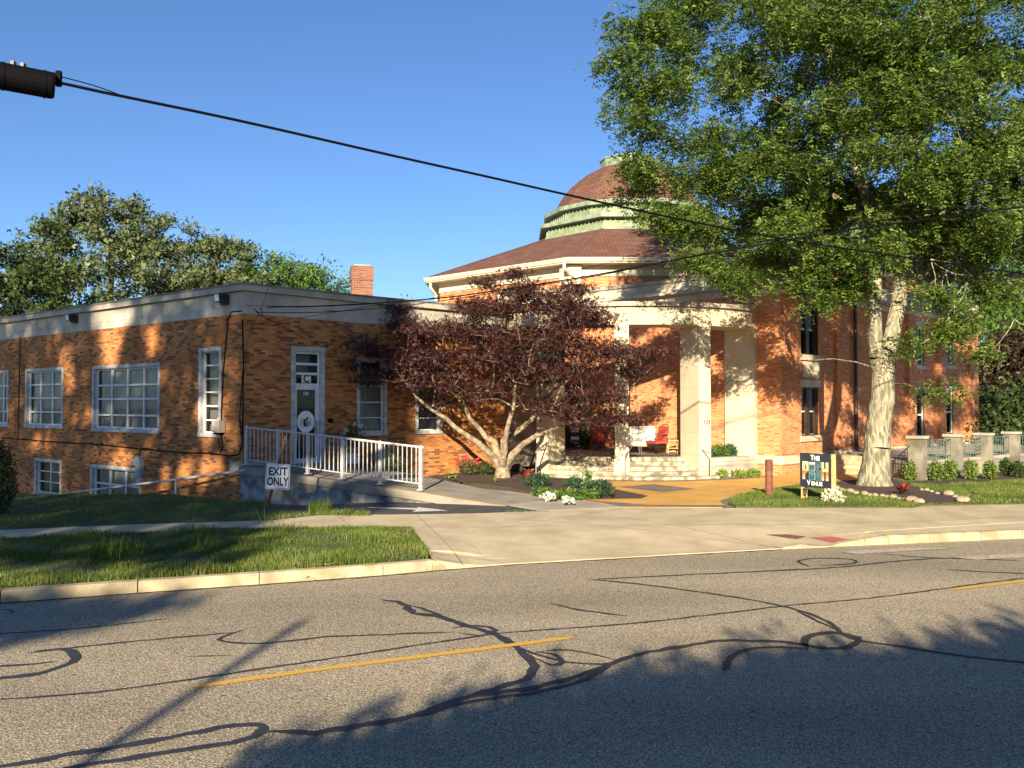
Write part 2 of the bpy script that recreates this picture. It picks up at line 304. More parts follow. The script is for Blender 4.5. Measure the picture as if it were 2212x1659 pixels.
def npmesh(name, V, Fq, mats, parent=None, rnd=None, orig=None, mi=None):
    V = np.asarray(V, dtype=np.float32).reshape(-1, 3)
    if orig is None: orig = worg(parent) if parent else Vector((float(V[:, 0].mean()), float(V[:, 1].mean()), float(V[:, 2].min())))
    V = V - np.array(orig, dtype=np.float32); Fq = np.asarray(Fq, dtype=np.int32); k = Fq.shape[1]
    me = bpy.data.meshes.new(name); me.vertices.add(len(V)); me.vertices.foreach_set('co', V.ravel())
    me.loops.add(Fq.size); me.loops.foreach_set('vertex_index', Fq.ravel())
    me.polygons.add(len(Fq)); me.polygons.foreach_set('loop_start', np.arange(0, Fq.size, k, dtype=np.int32)); me.polygons.foreach_set('loop_total', np.full(len(Fq), k, dtype=np.int32))
    if rnd is not None:
        a = me.attributes.new('rnd', 'FLOAT', 'FACE'); a.data.foreach_set('value', np.asarray(rnd, dtype=np.float32))
    if mi is not None: me.polygons.foreach_set('material_index', np.asarray(mi, dtype=np.int32))
    me.update(calc_edges=True); return link(name, me, parent, orig, mats)
def textmesh(body, size, mtx, depth=.004, off=0., align='CENTER', sx=1.):
    c = bpy.data.curves.new('t', 'FONT'); c.body = body; c.size = size; c.extrude = depth; c.offset = off; c.align_x = align; c.align_y = 'CENTER'
    o = bpy.data.objects.new('t', c); COL.objects.link(o); dg = bpy.context.evaluated_depsgraph_get(); me = bpy.data.meshes.new_from_object(o.evaluated_get(dg))
    bpy.data.objects.remove(o); bpy.data.curves.remove(c)
    q = MB(); S = Matrix.Diagonal((sx, 1, 1, 1))
    vs = [mtx @ (S @ v.co) for v in me.vertices]
    for p in me.polygons: q.poly([vs[i] for i in p.vertices], [(0, 0)] * len(p.vertices))
    bpy.data.meshes.remove(me); return q
# draped sheets
def sheet(name, pts, dz, m, world=False, step=.7, parent=None, zfun=None, edge=0.):
    W = [Vector(p) if world else G(*p) for p in pts]
    bm = bmesh.new(); vs = [bm.verts.new((p.x, p.y, 0)) for p in W]
    for t in tessellate_polygon([[Vector((p.x, p.y, 0)) for p in W]]):
        try: bm.faces.new([vs[i] for i in t])
        except ValueError: pass
    for _ in range(9):
        e = [x for x in bm.edges if x.calc_length() > step and min(v.co.length for v in x.verts) < 60]
        if not e: break
        bmesh.ops.subdivide_edges(bm, edges=e, cuts=1); bmesh.ops.triangulate(bm, faces=bm.faces[:])
    zz = zfun or zf
    for v in bm.verts: v.co.z = zz(v.co.x, v.co.y) + dz
    bmesh.ops.recalc_face_normals(bm, faces=bm.faces[:])
    if sum(f.normal.z for f in bm.faces) < 0: bmesh.ops.reverse_faces(bm, faces=bm.faces[:])
    q = MB()
    for f in bm.faces: q.poly([v.co.copy() for v in f.verts], [(v.co.x, v.co.y) for v in f.verts])
    if edge:
        for e in bm.edges:
            if e.is_boundary:
                a, b = e.verts[0].co, e.verts[1].co; q.poly([a, b, b - Vector((0, 0, edge)), a - Vector((0, 0, edge))])
    bm.free(); o = q.build(name, m, parent)
    # weld so that shading is continuous
    return o
# ------------------------------------------------------------------ wall frames
class Wall:
    def __init__(s, p0, p1, flip=False):
        s.p0 = Vector((p0[0], p0[1], 0)); v = Vector((p1[0], p1[1], 0)) - s.p0; s.L = v.length; s.d = v.normalized(); s.n = Vector((s.d.y, -s.d.x, 0))
        if s.n.dot(-(s.p0 + v / 2)) < 0: s.n = -s.n
        if flip: s.n = -s.n
    def pt(s, u, z, o=0.): return s.p0 + s.d * u + s.n * o + Vector((0, 0, z))
    def px(s, x):
        t = (x - 1106) / F; return (t * s.p0.y - s.p0.x) / (s.d.x - t * s.d.y)
    def zp(s, u, y):
        Y = s.p0.y + s.d.y * u; return P(1106, y, Y).z
    def rect(s, x0, x1, yt, yb, ):
        u0, u1 = sorted((s.px(x0), s.px(x1))); um = (u0 + u1) / 2; return [u0, u1, s.zp(um, yb), s.zp(um, yt)]
    def wb(s, q, u0, u1, z0, z1, o0, o1, uo=0.):
        A = [s.pt(u, z, o) for u in (u0, u1) for z in (z0, z1) for o in (o0, o1)]
        for f, k in (((1, 5, 7, 3), 0), ((0, 2, 6, 4), 0), ((0, 1, 3, 2), 1), ((4, 6, 7, 5), 1), ((2, 3, 7, 6), 2), ((0, 4, 5, 1), 2)):
            uv = []
            for i in f:
                u, z, o = (u0, u1)[i >> 2], (z0, z1)[(i >> 1) & 1], (o0, o1)[i & 1]
                uv.append((uo + u, z) if k == 0 else ((o + 5, z) if k == 1 else (uo + u, o)))
            s2 = [A[i] for i in f]; q.poly(s2, uv)
    def sheet(s, q, u0, u1, z0, z1, o, uo=0.):
        A = [s.pt(u0, z0, o), s.pt(u1, z0, o), s.pt(u1, z1, o), s.pt(u0, z1, o)]; B = [(uo + u0, z0), (uo + u1, z0), (uo + u1, z1), (uo + u0, z1)]
        if (A[1] - A[0]).cross(A[2] - A[1]).dot(s.n) < 0: A, B = A[::-1], B[::-1]
        q.poly(A, B)
    def face(s, q, z0, z1, holes=(), u0=0., u1=None, uo=0., rev=.2, o=0.):
        u1 = s.L if u1 is None else u1
        us = sorted({u0, u1, *[h[i] for h in holes for i in (0, 1) if u0 < h[i] < u1]}); zs = sorted({z0, z1, *[h[i] for h in holes for i in (2, 3) if z0 < h[i] < z1]})
        for a, b in zip(us, us[1:]):
            for c, d in zip(zs, zs[1:]):
                if any(h[0] < (a + b) / 2 < h[1] and h[2] < (c + d) / 2 < h[3] for h in holes): continue
                s.sheet(q, a, b, c, d, o, uo)
        for h in holes:
            for (a, c, b, d) in ((h[0], h[2], h[0], h[3]), (h[1], h[2], h[1], h[3]), (h[0], h[2], h[1], h[2]), (h[0], h[3], h[1], h[3])):
                q.poly([s.pt(a, c, o), s.pt(b, d, o), s.pt(b, d, o - rev), s.pt(a, c, o - rev)], [(a, c), (b + .001, d), (b + rev, d), (a + rev, c)])
def window(w_, h, parent, cols=1, rows=(), fr='frame', fw=.11, sash='white', blind=None, blindz=None, glass='glass', bar=.045, vis=None, depth=.12, name='window', slats=False, frame=True, label=None):
    u0, u1, z0, z1 = h; a, b, c, d = u0 + fw, u1 - fw, z0 + fw * 1.05, z1 - fw
    q = MB()
    if frame:
        w_.wb(q, u0, u1, z1 - fw, z1, -.14, .028); w_.wb(q, u0, u1, z0, z0 + fw * 1.05, -.14, .05)
        w_.wb(q, u0, u0 + fw, z0 + fw * 1.05, z1 - fw, -.14, .026); w_.wb(q, u1 - fw, u1, z0 + fw * 1.05, z1 - fw, -.14, .026)
    else:
        a, b, c, d = h; w_.wb(q, a, b, c - .002, c + .04, -.16, -.05); w_.wb(q, a, b, d - .04, d, -.16, -.05); w_.wb(q, a, a + .03, c, d, -.155, -.06); w_.wb(q, b - .03, b, c, d, -.155, -.06)
    wo = q.build(name, M[fr], parent)
    if label: wo['label'] = label
    q = MB(); s = bar * .7
    w_.wb(q, a, b, c, c + s, -depth - .03, -depth + .03); w_.wb(q, a, b, d - s, d, -depth - .03, -depth + .03)
    for k in range(cols + 1):
        u = a + (b - a) * k / cols; u = min(max(u, a + s / 2), b - s / 2); w_.wb(q, u - bar / 2, u + bar / 2, c + s, d - s, -depth - .032, -depth + .034)
    for r_ in rows:
        z = c + (d - c) * r_; w_.wb(q, a + bar / 2, b - bar / 2, z - bar * .38, z + bar * .38, -depth - .028, -depth + .028)
    q.build('sash', M[sash], wo)
    bld('pane', M[glass], wo, lambda q: w_.sheet(q, a, b, c, d, -depth))
    def inner(q):
        w_.sheet(q, a - .3, b + .3, c - .3, d + .3, -.9)
        for (e, f_, g, i) in ((a - .3, c - .3, a - .3, d + .3), (b + .3, c - .3, b + .3, d + .3), (a - .3, c - .3, b + .3, c - .3), (a - .3, d + .3, b + .3, d + .3)):
            q.poly([w_.pt(e, f_, -.2), w_.pt(g, i, -.2), w_.pt(g, i, -.9), w_.pt(e, f_, -.9)])
    bld('dark_backing', M['dark'], wo, inner)
    if blind:
        bz = blindz or (0, 1); zz0, zz1 = c + (d - c) * bz[0], c + (d - c) * bz[1]; q = MB(); n = max(4, int((b - a) / .085)); g = (b - a) / n
        for k in range(n):
            uu = a + g * (k + .5); o1, o2 = (-.235, -.205) if k % 2 else (-.22, -.225)
            q.poly([w_.pt(uu - g * .47, zz0, o1), w_.pt(uu + g * .47, zz0, o2), w_.pt(uu + g * .47, zz1, o2), w_.pt(uu - g * .47, zz1, o1)])
        q.build('blind', M[blind], wo)
    return wo
def arc(c, r, a0, a1, n): return [(c[0] + r * math.sin(R(a)), c[1] - r * math.cos(R(a))) for a in [a0 + (a1 - a0) * k / n for k in range(n + 1)]]
# ------------------------------------------------------------------ setting
V2 = lambda p: (p.x, p.y)
def mk(name, *a, **k): return tag(sheet(name, *a, **k), kind='structure')
rv = Vector((.917, .399, 0))
rp = [Vector((x, y, 0)) for x, y in zip(KX, KY)]
rp = [rp[0] - rv * 60] + rp + [rp[-1] + rv * 120]; rp2 = [rp[-1] + Vector((4, -9.5, 0)), Vector((8, -4.0, 0)), Vector((-14, -13.0, 0)), rp[0] + Vector((4, -9.5, 0))]
def pzero(x, y): return 0.
road = mk('road', rp + rp2, 0., M['road'], world=True, zfun=pzero, step=50)
q = MB()
for x0, x1 in ((-600, 600),): q.poly([(-600, -400, -.9), (600, -400, -.9), (600, 900, -.9), (-600, 900, -.9)])
tag(q.build('ground', M['soil']), kind='structure')
tag(bld('far_pavement', M['walk'], None, lambda q: q.prism([(-40, -24.), (8, -4.15), (60, 14.), (62, 10.), (9, -7.2), (-38, -27.)], -.9, .13)), kind='structure')
# kerb in two runs
def kerb(pts, w=.16, h=.15, h0=.15, h1=.15):
    q = MB(); n = len(pts)
    for i in range(n - 1):
        a, b = pts[i], pts[i + 1]; d = (b - a).normalized(); nn = Vector((-d.y, d.x, 0)); ha = h0 + (h1 - h0) * (i / (n - 1)) if h0 != h1 else h; hb = h0 + (h1 - h0) * ((i + 1) / (n - 1)) if h0 != h1 else h
        A = [a + Vector((0, 0, -.1)), a + nn * .012 + Vector((0, 0, ha - .025)), a + nn * .04 + Vector((0, 0, ha)), a + nn * w + Vector((0, 0, ha + .004)), a + nn * w + Vector((0, 0, -.1))]
        B = [b + Vector((0, 0, -.1)), b + nn * .012 + Vector((0, 0, hb - .025)), b + nn * .04 + Vector((0, 0, hb)), b + nn * w + Vector((0, 0, hb + .004)), b + nn * w + Vector((0, 0, -.1))]
        g = d * (.007 if i else 0)
        for k in range(4): q.poly([A[k] + g, B[k] - g, B[k + 1] - g, A[k + 1] + g])
        q.poly([p + g for p in A][::-1]); q.poly([p - g for p in B])
    return q
def onk(x): 
    for (xa, ya), (xb, yb) in zip(KP, KP[1:]):
        if xa <= x <= xb: return flat(x, ya + (yb - ya) * (x - xa) / (xb - xa))
kl = [rp[0]] + [onk(x) for x in (-490, -230, 0, 297, 560, 828, 935)]
q = kerb(kl); 
q2 = kerb([onk(x) for x in (935, 965, 995, 1020)], h0=.15, h1=.012); i = len(q.v); q.v += q2.v; q.f += [tuple(k + i for k in f) for f in q2.f]; q.uv += q2.uv; q.mi += q2.mi
tag(q.build('kerb', M['kerb']), kind='structure')
kr = [onk(x) for x in (1690, 1725)] ; q = kerb([onk(1692), onk(1712), onk(1735)], h0=.02, h1=.06); q0_ = kerb([onk(1735), onk(1750), onk(1775)], h0=.06, h1=.02); q3 = kerb([onk(1800), onk(1830), onk(1870), onk(1920), onk(2010), onk(2210), onk(2600), onk(2890), rp[-1]][:4], h0=.02, h1=.15); q4 = kerb([onk(1920), onk(2010), onk(2120), onk(2210), onk(2400), onk(2890), rp[-1]])
for qq in (q0_, q3, q4):
    i = len(q.v); q.v += qq.v; q.f += [tuple(k + i for k in f) for f in qq.f]; q.uv += qq.uv; q.mi += qq.mi
tag(q.build('kerb', M['kerb']), kind='structure')
def off(p, d=.15): return Vector((p.x - d * .35, p.y + d * .93, 0))
verge_pts = [off(onk(x)) for x in (-490, 0, 297, 560, 828, 930)] + [G(925, 1190), G(905, 1160), G(888, 1137), G(600, 1140), G(446, 1145), G(0, 1164), G(-250, 1176)]
mk('verge', verge_pts, .0, M['soil'], world=True, edge=.3)
mk('sidewalk', [(-260, 1176), (0, 1164), (446, 1145), (600, 1140), (888, 1137), (880, 1112), (690, 1113), (595, 1124), (300, 1133), (0, 1145), (-260, 1155)], .004, M['concrete'], edge=.3)
lawn = [(-260, 1155), (0, 1145), (300, 1133), (595, 1124), (690, 1113), (580, 1094)]
lw = [G(*p) for p in lawn] + [Vector((-6.6, 22.6, 0)), Vector((-7.2, 23.2, 0)), Vector((-24, 36, 0)), Vector((-34, 32, 0))]
mk('lawn', lw, .002, M['soil'], world=True, edge=.3)
ap = [G(p, 0) if 0 else None for p in ()]
apw = [onk(x) for x in (995, 1097, 1300, 1500, 1692, 1790)] + [off(onk(1815), .10), off(onk(1860), .15), G(1868, 1150), G(2212, 1128), G(2700, 1105), G(2700, 1082), G(2212, 1090), G(1994, 1094), G(1967, 1098), G(1700, 1098), G(1540, 1097), G(1344, 1096), G(1170, 1104), G(1000, 1110), G(800, 1113), G(880, 1112), G(888, 1137), G(905, 1160), G(925, 1190), off(onk(945), .02)]
mk('driveway_apron', apw, .006, M['concrete'], world=True, edge=.3)
mk('verge', [off(onk(1830)), off(onk(1920)), off(onk(2210)), off(onk(2890)), G(2700, 1105), G(2212, 1128), G(1850, 1150)], .0, M['concrete'], world=True, edge=.3)
dw = [G(580, 1094), G(690, 1113), G(800, 1113), G(1000, 1110), G(1170, 1104), G(1120, 1092)] + [Vector((-1.8, 20.5, 0)), Vector((-5, 22.1, 0)), Vector((-7.2, 23.1, 0)), Vector((-7.3, 22.6, 0))]
mk('parking_drive', dw, .0, M['tarmac'], world=True, edge=.2)
mk('drive_arrow', [(790, 1096), (905, 1098), (900, 1095.5), (968, 1103.5), (890, 1106), (900, 1101.5), (800, 1098)], .006, M['wline'])
gw = [G(1110, 1094), G(1170, 1104), G(1344, 1096), G(1253, 1081), G(1190, 1074), G(1100, 1062), G(1000, 1052), G(935, 1035), G(915, 1030)] + [Vector((-2.0, 22.5, 0)), Vector((-2.3, 20.3, 0)), G(990, 1073)]
mk('walkway', gw, .012, M['walk'], world=True, edge=.3)
pl = [G(1253, 1081), G(1344, 1095.5), G(1560, 1096.5), G(1572, 1090), G(1578, 1082), G(1600, 1071), G(1640, 1061), G(1700, 1052), G(1790, 1043), G(1830, 1040), G(1905, 1040)] + [Vector((13.6, 27.6, 0)), Vector((11.9, 31.2, 0)), Vector((9.4, 29.1, 0)), Vector((8.5, 29.8, 0))] + [Vector((*p, 0)) for p in arc((4.4, 33.8), 5.9, 44, -44, 8)] + [G(1173, 1040), G(1300, 1052), G(1390, 1072), G(1385, 1078)]
mk('plaza', pl, .018, M['stamped'], world=True, edge=.3)
mk('plaza_inlay', [(1334, 1053), (1412, 1047.5), (1502, 1057), (1433, 1064.5)], .024, M['stampg'])
mk('plaza_border', [(1344, 1096), (1560, 1097), (1590, 1097), (1560, 1090), (1556, 1083), (1580, 1076), (1590, 1074), (1576, 1082), (1572, 1088), (1572, 1093), (1400, 1093), (1300, 1085), (1253, 1081)], .026, M['stampg'])
mk('plaza_border', [Vector((*p, 0)) for p in arc((4.4, 33.8), 6.75, -44, 42, 12)] + [Vector((*p, 0)) for p in arc((4.4, 33.8), 6.0, 42, -44, 12)], .025, M['stampg'], world=True)
bedz = lambda X, Y: zf(X, Y) + .02 + .13 * sm(Y, 20.8, 24.5) * (1 - sm(X, 1.8, 3.2))
bed = [G(935, 1035), G(1000, 1052), G(1100, 1062), G(1190, 1074), G(1253, 1081), G(1385, 1078), G(1400, 1073), G(1385, 1069), G(1300, 1052), G(1173, 1040)] + [Vector((*p, 0)) for p in arc((4.4, 33.8), 5.9, -38, -50, 2)] + [Vector((-.5, 29.3, 0)), Vector((-2.6, 27.5, 0)), Vector((-4.2, 26.0, 0)), Vector((-3.5, 24.5, 0)), Vector((-2.0, 22.6, 0))]
tag(sheet('mulch_bed', bed, .0, M['mulch'], world=True, zfun=bedz, edge=.3), kind='structure')
isl = [(1572, 1088), (1576, 1081), (1600, 1071), (1640, 1061.5), (1700, 1052.5), (1790, 1043.5), (1930, 1036), (1985, 1046), (2060, 1054), (2100, 1068), (2080, 1092), (1994, 1093), (1967, 1097), (1800, 1097), (1640, 1096.5), (1590, 1095)]
mk('lawn', isl, .03, M['soil'], edge=.3)
rl = [G(1930, 1036), G(1985, 1046), G(2060, 1054), G(2100, 1068), G(2080, 1092), G(2212, 1090), G(2700, 1082)] + [Vector((48, 26, 0)), Vector((60, 60, 0)), Vector((24, 44, 0)), Vector((13.3, 27.2, 0))]
mk('lawn', rl, .028, M['soil'], world=True, edge=.3, step=1.5)
mbr = [(1792, 1049), (1822, 1040), (1930, 1036.5), (1988, 1058), (2037, 1067), (2076, 1079), (2092, 1089), (2030, 1092), (1990, 1091), (1940, 1078), (1887, 1071), (1846, 1063), (1803, 1056)]
mbz = lambda X, Y: zf(X, Y) + .045 + .05 * (1 - sm((Vector((X, Y)) - Vector((10.6, 24.5))).length, .3, 1.6))
tag(sheet('mulch_bed', mbr, .0, M['mulch'], zfun=mbz, edge=.06, step=.4), kind='structure')
mk('mulch_bed', [(1940, 1043), (2060, 1036), (2212, 1027), (2212, 1036), (2120, 1042), (2040, 1049), (1985, 1052)], .04, M['mulch'])
mk('tactile_pad', [(1654, 1156.3), (1700, 1155.6), (1742, 1160.5), (1722, 1166)], .014, M['padb']); mk('tactile_pad', [(1747, 1162.5), (1795, 1160.5), (1857, 1170.5), (1800, 1174)], .014, M['padr'])
# painted lines and sealed cracks lie on the road
def strip(q, pts, w, z=.006, wob=.25, raw=False):
    if not raw: pts = [flat(x, y) for x, y in pts]
    # smooth the line
    sp = []
    for i in range(len(pts) - 1):
        p0, p1, p2, p3 = pts[max(i - 1, 0)], pts[i], pts[i + 1], pts[min(i + 2, len(pts) - 1)]; k = max(2, int((p2 - p1).length / .11))
        for j in range(k):
            t = j / k; sp.append(.5 * (2 * p1 + (p2 - p0) * t + (2 * p0 - 5 * p1 + 4 * p2 - p3) * t * t + (3 * p1 - p0 - 3 * p2 + p3) * t ** 3))
    sp.append(pts[-1]); L = R_ = None
    for i, p in enumerate(sp):
        d = (sp[min(i + 1, len(sp) - 1)] - sp[max(i - 1, 0)]).normalized(); n = Vector((-d.y, d.x, 0)); e = min(1, min(i, len(sp) - 1 - i) / 3 + .25)
        p = p + n * random.gauss(0, w * wob * .16); a = p + n * w / 2 * e * (1 + random.uniform(-wob, wob)) + Vector((0, 0, z)); b = p - n * w / 2 * e * (1 + random.uniform(-wob, wob)) + Vector((0, 0, z))
        if L is not None: q.poly([R_, b, a, L])
        L, R_ = a, b
cracks = [([(-60, 1520), (0, 1512), (200, 1497), (420, 1467), (700, 1425), (1000, 1380), (1100, 1367), (1400, 1344), (1700, 1309), (1900, 1290), (2212, 1249), (2400, 1226)], .045),
 ([(-60, 1376), (0, 1369), (180, 1357), (360, 1337)], .04), ([(55, 1412), (200, 1395), (300, 1385), (440, 1373), (515, 1366)], .045), ([(525, 1362), (470, 1383), (560, 1391), (700, 1377), (800, 1373), (980, 1366)], .05),
 ([(-60, 1446), (0, 1440), (80, 1435), (122, 1428)], .05), ([(75, 1408), (135, 1403), (163, 1415), (150, 1432), (90, 1455), (0, 1466), (-60, 1470)], .10),
 ([(822, 1296), (870, 1305), (893, 1325), (945, 1331), (1000, 1350), (1060, 1368), (1100, 1388), (1140, 1420), (1152, 1450), (1120, 1475), (1050, 1495), (985, 1513)], .10),
 ([(872, 1306), (900, 1312), (945, 1328), (1010, 1352), (1080, 1372)], .055), ([(975, 1358), (1030, 1352), (1070, 1362), (1040, 1374), (990, 1368)], .06),
 ([(1095, 1385), (1150, 1412), (1230, 1432), (1300, 1436), (1330, 1430)], .05), ([(1150, 1412), (1200, 1405), (1260, 1410), (1335, 1428)], .04), ([(1150, 1420), (1190, 1438), (1215, 1432), (1200, 1415), (1160, 1410)], .07),
 ([(-60, 1668), (100, 1640), (250, 1615), (400, 1590), (500, 1570), (562, 1568), (566, 1580), (500, 1605), (300, 1637), (100, 1668)], .085),
 ([(568, 1581), (640, 1584), (720, 1578), (860, 1556), (950, 1525), (1010, 1505), (1120, 1493), (1220, 1470), (1320, 1435), (1400, 1410), (1500, 1394), (1570, 1385), (1700, 1389), (1790, 1402), (1845, 1394), (1850, 1378), (1800, 1368), (1745, 1378), (1742, 1405)], .085),
 ([(700, 1577), (900, 1548), (1000, 1520), (1120, 1502), (1230, 1480), (1320, 1440)], .06), ([(1270, 1252), (1400, 1265), (1600, 1293), (1720, 1318), (1790, 1345), (1840, 1380), (1950, 1398), (2100, 1420), (2300, 1440)], .055), ([(1720, 1320), (1770, 1345), (1810, 1362)], .05),
 ([(1290, 1252), (1450, 1244), (1600, 1237), (1800, 1227), (1950, 1212), (2100, 1204), (2300, 1197)], .05), ([(1190, 1304), (1250, 1318), (1355, 1332)], .05), ([(1750, 1225), (1725, 1214), (1760, 1207), (1838, 1209), (1842, 1218), (1770, 1223)], .05), ([(2045, 1230), (2120, 1236), (2300, 1243)], .05),
 ([(1560, 1450), (1590, 1415), (1640, 1400), (1740, 1402)], .07), ([(1640, 1236), (1730, 1230)], .05), ([(400, 1420), (500, 1418)], .03), ([(1900, 1196), (2000, 1205), (2212, 1212)], .035), ([(0, 1316), (30, 1322), (15, 1328)], .03)]
q = MB()
for i, (c, w_) in enumerate(cracks): strip(q, c, w_, .005 + .0002 * i, wob=.42)
q.build('crack_sealant', M['seal'], road)
q = MB(); strip(q, [p + Vector((0, -.02, 0)) for p in [onk(x) for x in (-480, -200, 0, 298, 600, 828, 950, 1097, 1300, 1500, 1690)]], .09, .004, .5, raw=True); q.build('gutter_dirt', M['mulch'], road)
q = MB(); strip(q, [(414, 1487), (700, 1447), (1000, 1409), (1242, 1378)], .10, .013, .06); q.build('centre_line', M['yellow'], road)
q = MB(); strip(q, [(2050, 1276), (2212, 1257), (2500, 1226)], .10, .013, .06); q.build('centre_line', M['yellow'], road)
bld('stop_line', M['patch'], road, lambda q: q.poly([flat(x, y, .012) for x, y in ((1812, 1191), (1968, 1183), (2062, 1184), (1850, 1197))])); bld('stop_line', M['patch'], road, lambda q: q.poly([flat(x, y, .012) for x, y in ((2060, 1204), (2300, 1190), (2300, 1200), (2110, 1209))]))
# joints in the concrete: shallow dark grooves
q = MB()
for a, b in (((1000, 1222), (900, 1112)), ((1130, 1122), (1700, 1185)), ((1690, 1186), (1250, 1104)), ((890, 1140), (1990, 1128)), ((1990, 1128), (2212, 1115)), ((1344, 1099), (1020, 1150)), ((210, 1160), (190, 1139)), ((430, 1147), (400, 1130)), ((620, 1140), (590, 1126)), ((760, 1139), (730, 1116)), ((1994, 1094), (2120, 1122))):
    A, B = G(*a), G(*b); n = max(2, int((B - A).length / .5)); pts = [A.lerp(B, t / n) for t in range(n + 1)]
    for p in pts: p.z = zf(p.x, p.y) + .0085
    for p0, p1 in zip(pts, pts[1:]):
        d = (p1 - p0).normalized(); nn = Vector((-d.y, d.x, 0)) * .006; q.poly([p0 - nn, p1 - nn, p1 + nn, p0 + nn])
tag(q.build('concrete_joints', M['stampg']), kind='structure')

# ------------------------------------------------------------------ low brick annex
def offs(pts, o):
    out = []
    for i, p in enumerate(pts):
        ns = []
        for a, b in ((pts[i - 1], p) if i else (None, None), (p, pts[i + 1]) if i < len(pts) - 1 else (None, None)):
            if a is None: continue
            d = Vector((b[0] - a[0], b[1] - a[1])).normalized(); ns.append(Vector((d.y, -d.x)))
        n = sum(ns, Vector((0, 0))); n = n / len(ns); n = n / max(.2, n.length_squared); out.append((p[0] + n.x * o, p[1] + n.y * o))
    return out
def band(q, pts, o0, o1, z0, z1, u=0.):
    A, B = offs(pts, o0), offs(pts, o1)
    for i in range(len(pts) - 1):
        L = math.hypot(B[i + 1][0] - B[i][0], B[i + 1][1] - B[i][1]); a, b, c, d = A[i], A[i + 1], B[i], B[i + 1]
        q.poly([(*c, z0), (*d, z0), (*d, z1), (*c, z1)], [(u, z0), (u + L, z0), (u + L, z1), (u, z1)])
        q.poly([(*c, z1), (*d, z1), (*b, z1), (*a, z1)], [(u, 0), (u + L, 0), (u + L, .1), (u, .1)]); q.poly([(*a, z0), (*b, z0), (*d, z0), (*c, z0)], [(u, 0), (u + L, 0), (u + L, .1), (u, .1)]); u += L
    for i in (0, -1): a, c = A[i], B[i]; q.poly([(*a, z0), (*c, z0), (*c, z1), (*a, z1)])
    return u
Bp = [(-7.37, 22.9), (-6.04 + .02, 24.26), (-4.31, 25.9), (-2.63, 27.3), (-.25, 29.3)]
Aend = (-7.37 - .7965 * 27, 22.9 + .6046 * 27)
annex = empty('brick_annex', (-7.37, 22.9, -.3), 'low flat roofed wing of mottled tan brick left of the domed hall', 'building')
WA = Wall(Bp[0], Aend); WB = [Wall(a, b) for a, b in zip(Bp, Bp[1:])]
hA = {k: WA.rect(*v) for k, v in dict(slim=(430, 478.5, 750.6, 943.8), big=(200, 346, 787, 934), three=(55.5, 137, 795, 924.8), base1=(77.7, 135.6, 991, 1100), base2=(198.4, 307.6, 1006.6, 1090)).items()}
hA['four'] = [WA.px(19), WA.px(19) + 1.9, hA['three'][2], hA['three'][3]]
hA['base1'][2] = hA['base1'][3] - 1.35; hA['base2'][2] = hA['base2'][3] - 1.25
B1 = Wall(Bp[1], Bp[2]); 
BB = Wall(Bp[0], Bp[2])
hdoor = [BB.px(628), BB.px(701), .765, BB.zp(BB.px(665), 749)]
hB1 = WB[2].rect(770.6, 835.7, 773, 941); hB2 = WB[2].rect(770.6, 835.7, 773, 941)
# walls of the curved side are flattened to two straight runs where the openings are
BpW = [Bp[0], Bp[2], Bp[3], Bp[4]]; W1 = Wall(Bp[0], Bp[2]); W2 = Wall(Bp[2], Bp[3]); W3 = Wall(Bp[3], Bp[4])
h1 = W1.rect(770.6, 835.7, 773, 941) ; 
Bmid = (-4.62, 25.62)
Bend2 = (-2.2, 27.68)
BpW = [Bp[0], (-4.92, 25.34), (-2.3, 27.6), (-.25, 29.45)]
W1, W2, W3 = [Wall(a, b) for a, b in zip(BpW, BpW[1:])]
hdoor = [W1.px(628), W1.px(701), .765, W1.zp(W1.px(665), 749)]
h1 = W2.rect(770.6, 835.7, 773, 941); h2 = W2.rect(897, 955.5, 790, 937)
def f(q):
    WA.face(q, -1.6, 4.98, list(hA.values()), uo=2.); u = 0
    for w_, hs in ((W1, [hdoor]), (W2, [h1, h2]), (W3, [])): w_.face(q, -1.6, 4.98, hs, uo=u + 50); u += w_.L
bld('wall', M['brick_a'], annex, f)
Apts = [Aend, Bp[0]] + BpW[1:]
bld('fascia', M['stonegrey'], annex, lambda q: (band(q, Apts, -.3, .012, 4.98, 5.192), band(q, Apts, -.3, .014, 5.207, 5.60), band(q, Apts, -.3, .002, 5.192, 5.207)))
bld('coping', M['coping'], annex, lambda q: (band(q, Apts, -.35, .14, 5.61, 5.775)))
bld('roof_edge', M['metalcop'], annex, lambda q: (band(q, Apts, -.35, .16, 5.777, 5.83)))
def roofp(q): q.prism([p for p in offs(Apts, -.34)] + [(2.0, 33.4), (0, 46), (-20, 52), (-30, 44)], -1.5, 5.65)
bld('roof', M['metalcop'], annex, roofp)
bld('corner_stone', M['stonegrey'], annex, lambda q: (WA.wb(q, .02, .62, .60, .90, -.02, .02), W1.wb(q, .03, 1.1, .60, .90, -.02, .025)))
window(WA, hA['slim'], annex, 1, (.155, .33, .50, .665, .83), sash='white', blind=None, label='tall narrow window of six stacked panes near the corner')
window(WA, hA['big'], annex, 4, (.22, .49, .72), blind='blind', bar=.075)
window(WA, hA['three'], annex, 3, (.24, .5, .75), blind='blind', bar=.07); window(WA, hA['four'], annex, 3, (.24, .5, .75), blind='blind', bar=.07)
window(WA, hA['base1'], annex, 2, (.35, .68)); window(WA, hA['base2'], annex, 3, (.5,), blind='blind', bar=.07)
window(W2, h1, annex, 1, (.2, .42, .65, .84), blind='blind', blindz=(.0, .9)); window(W2, h2, annex, 1, (.2, .42, .65), blind='blind')
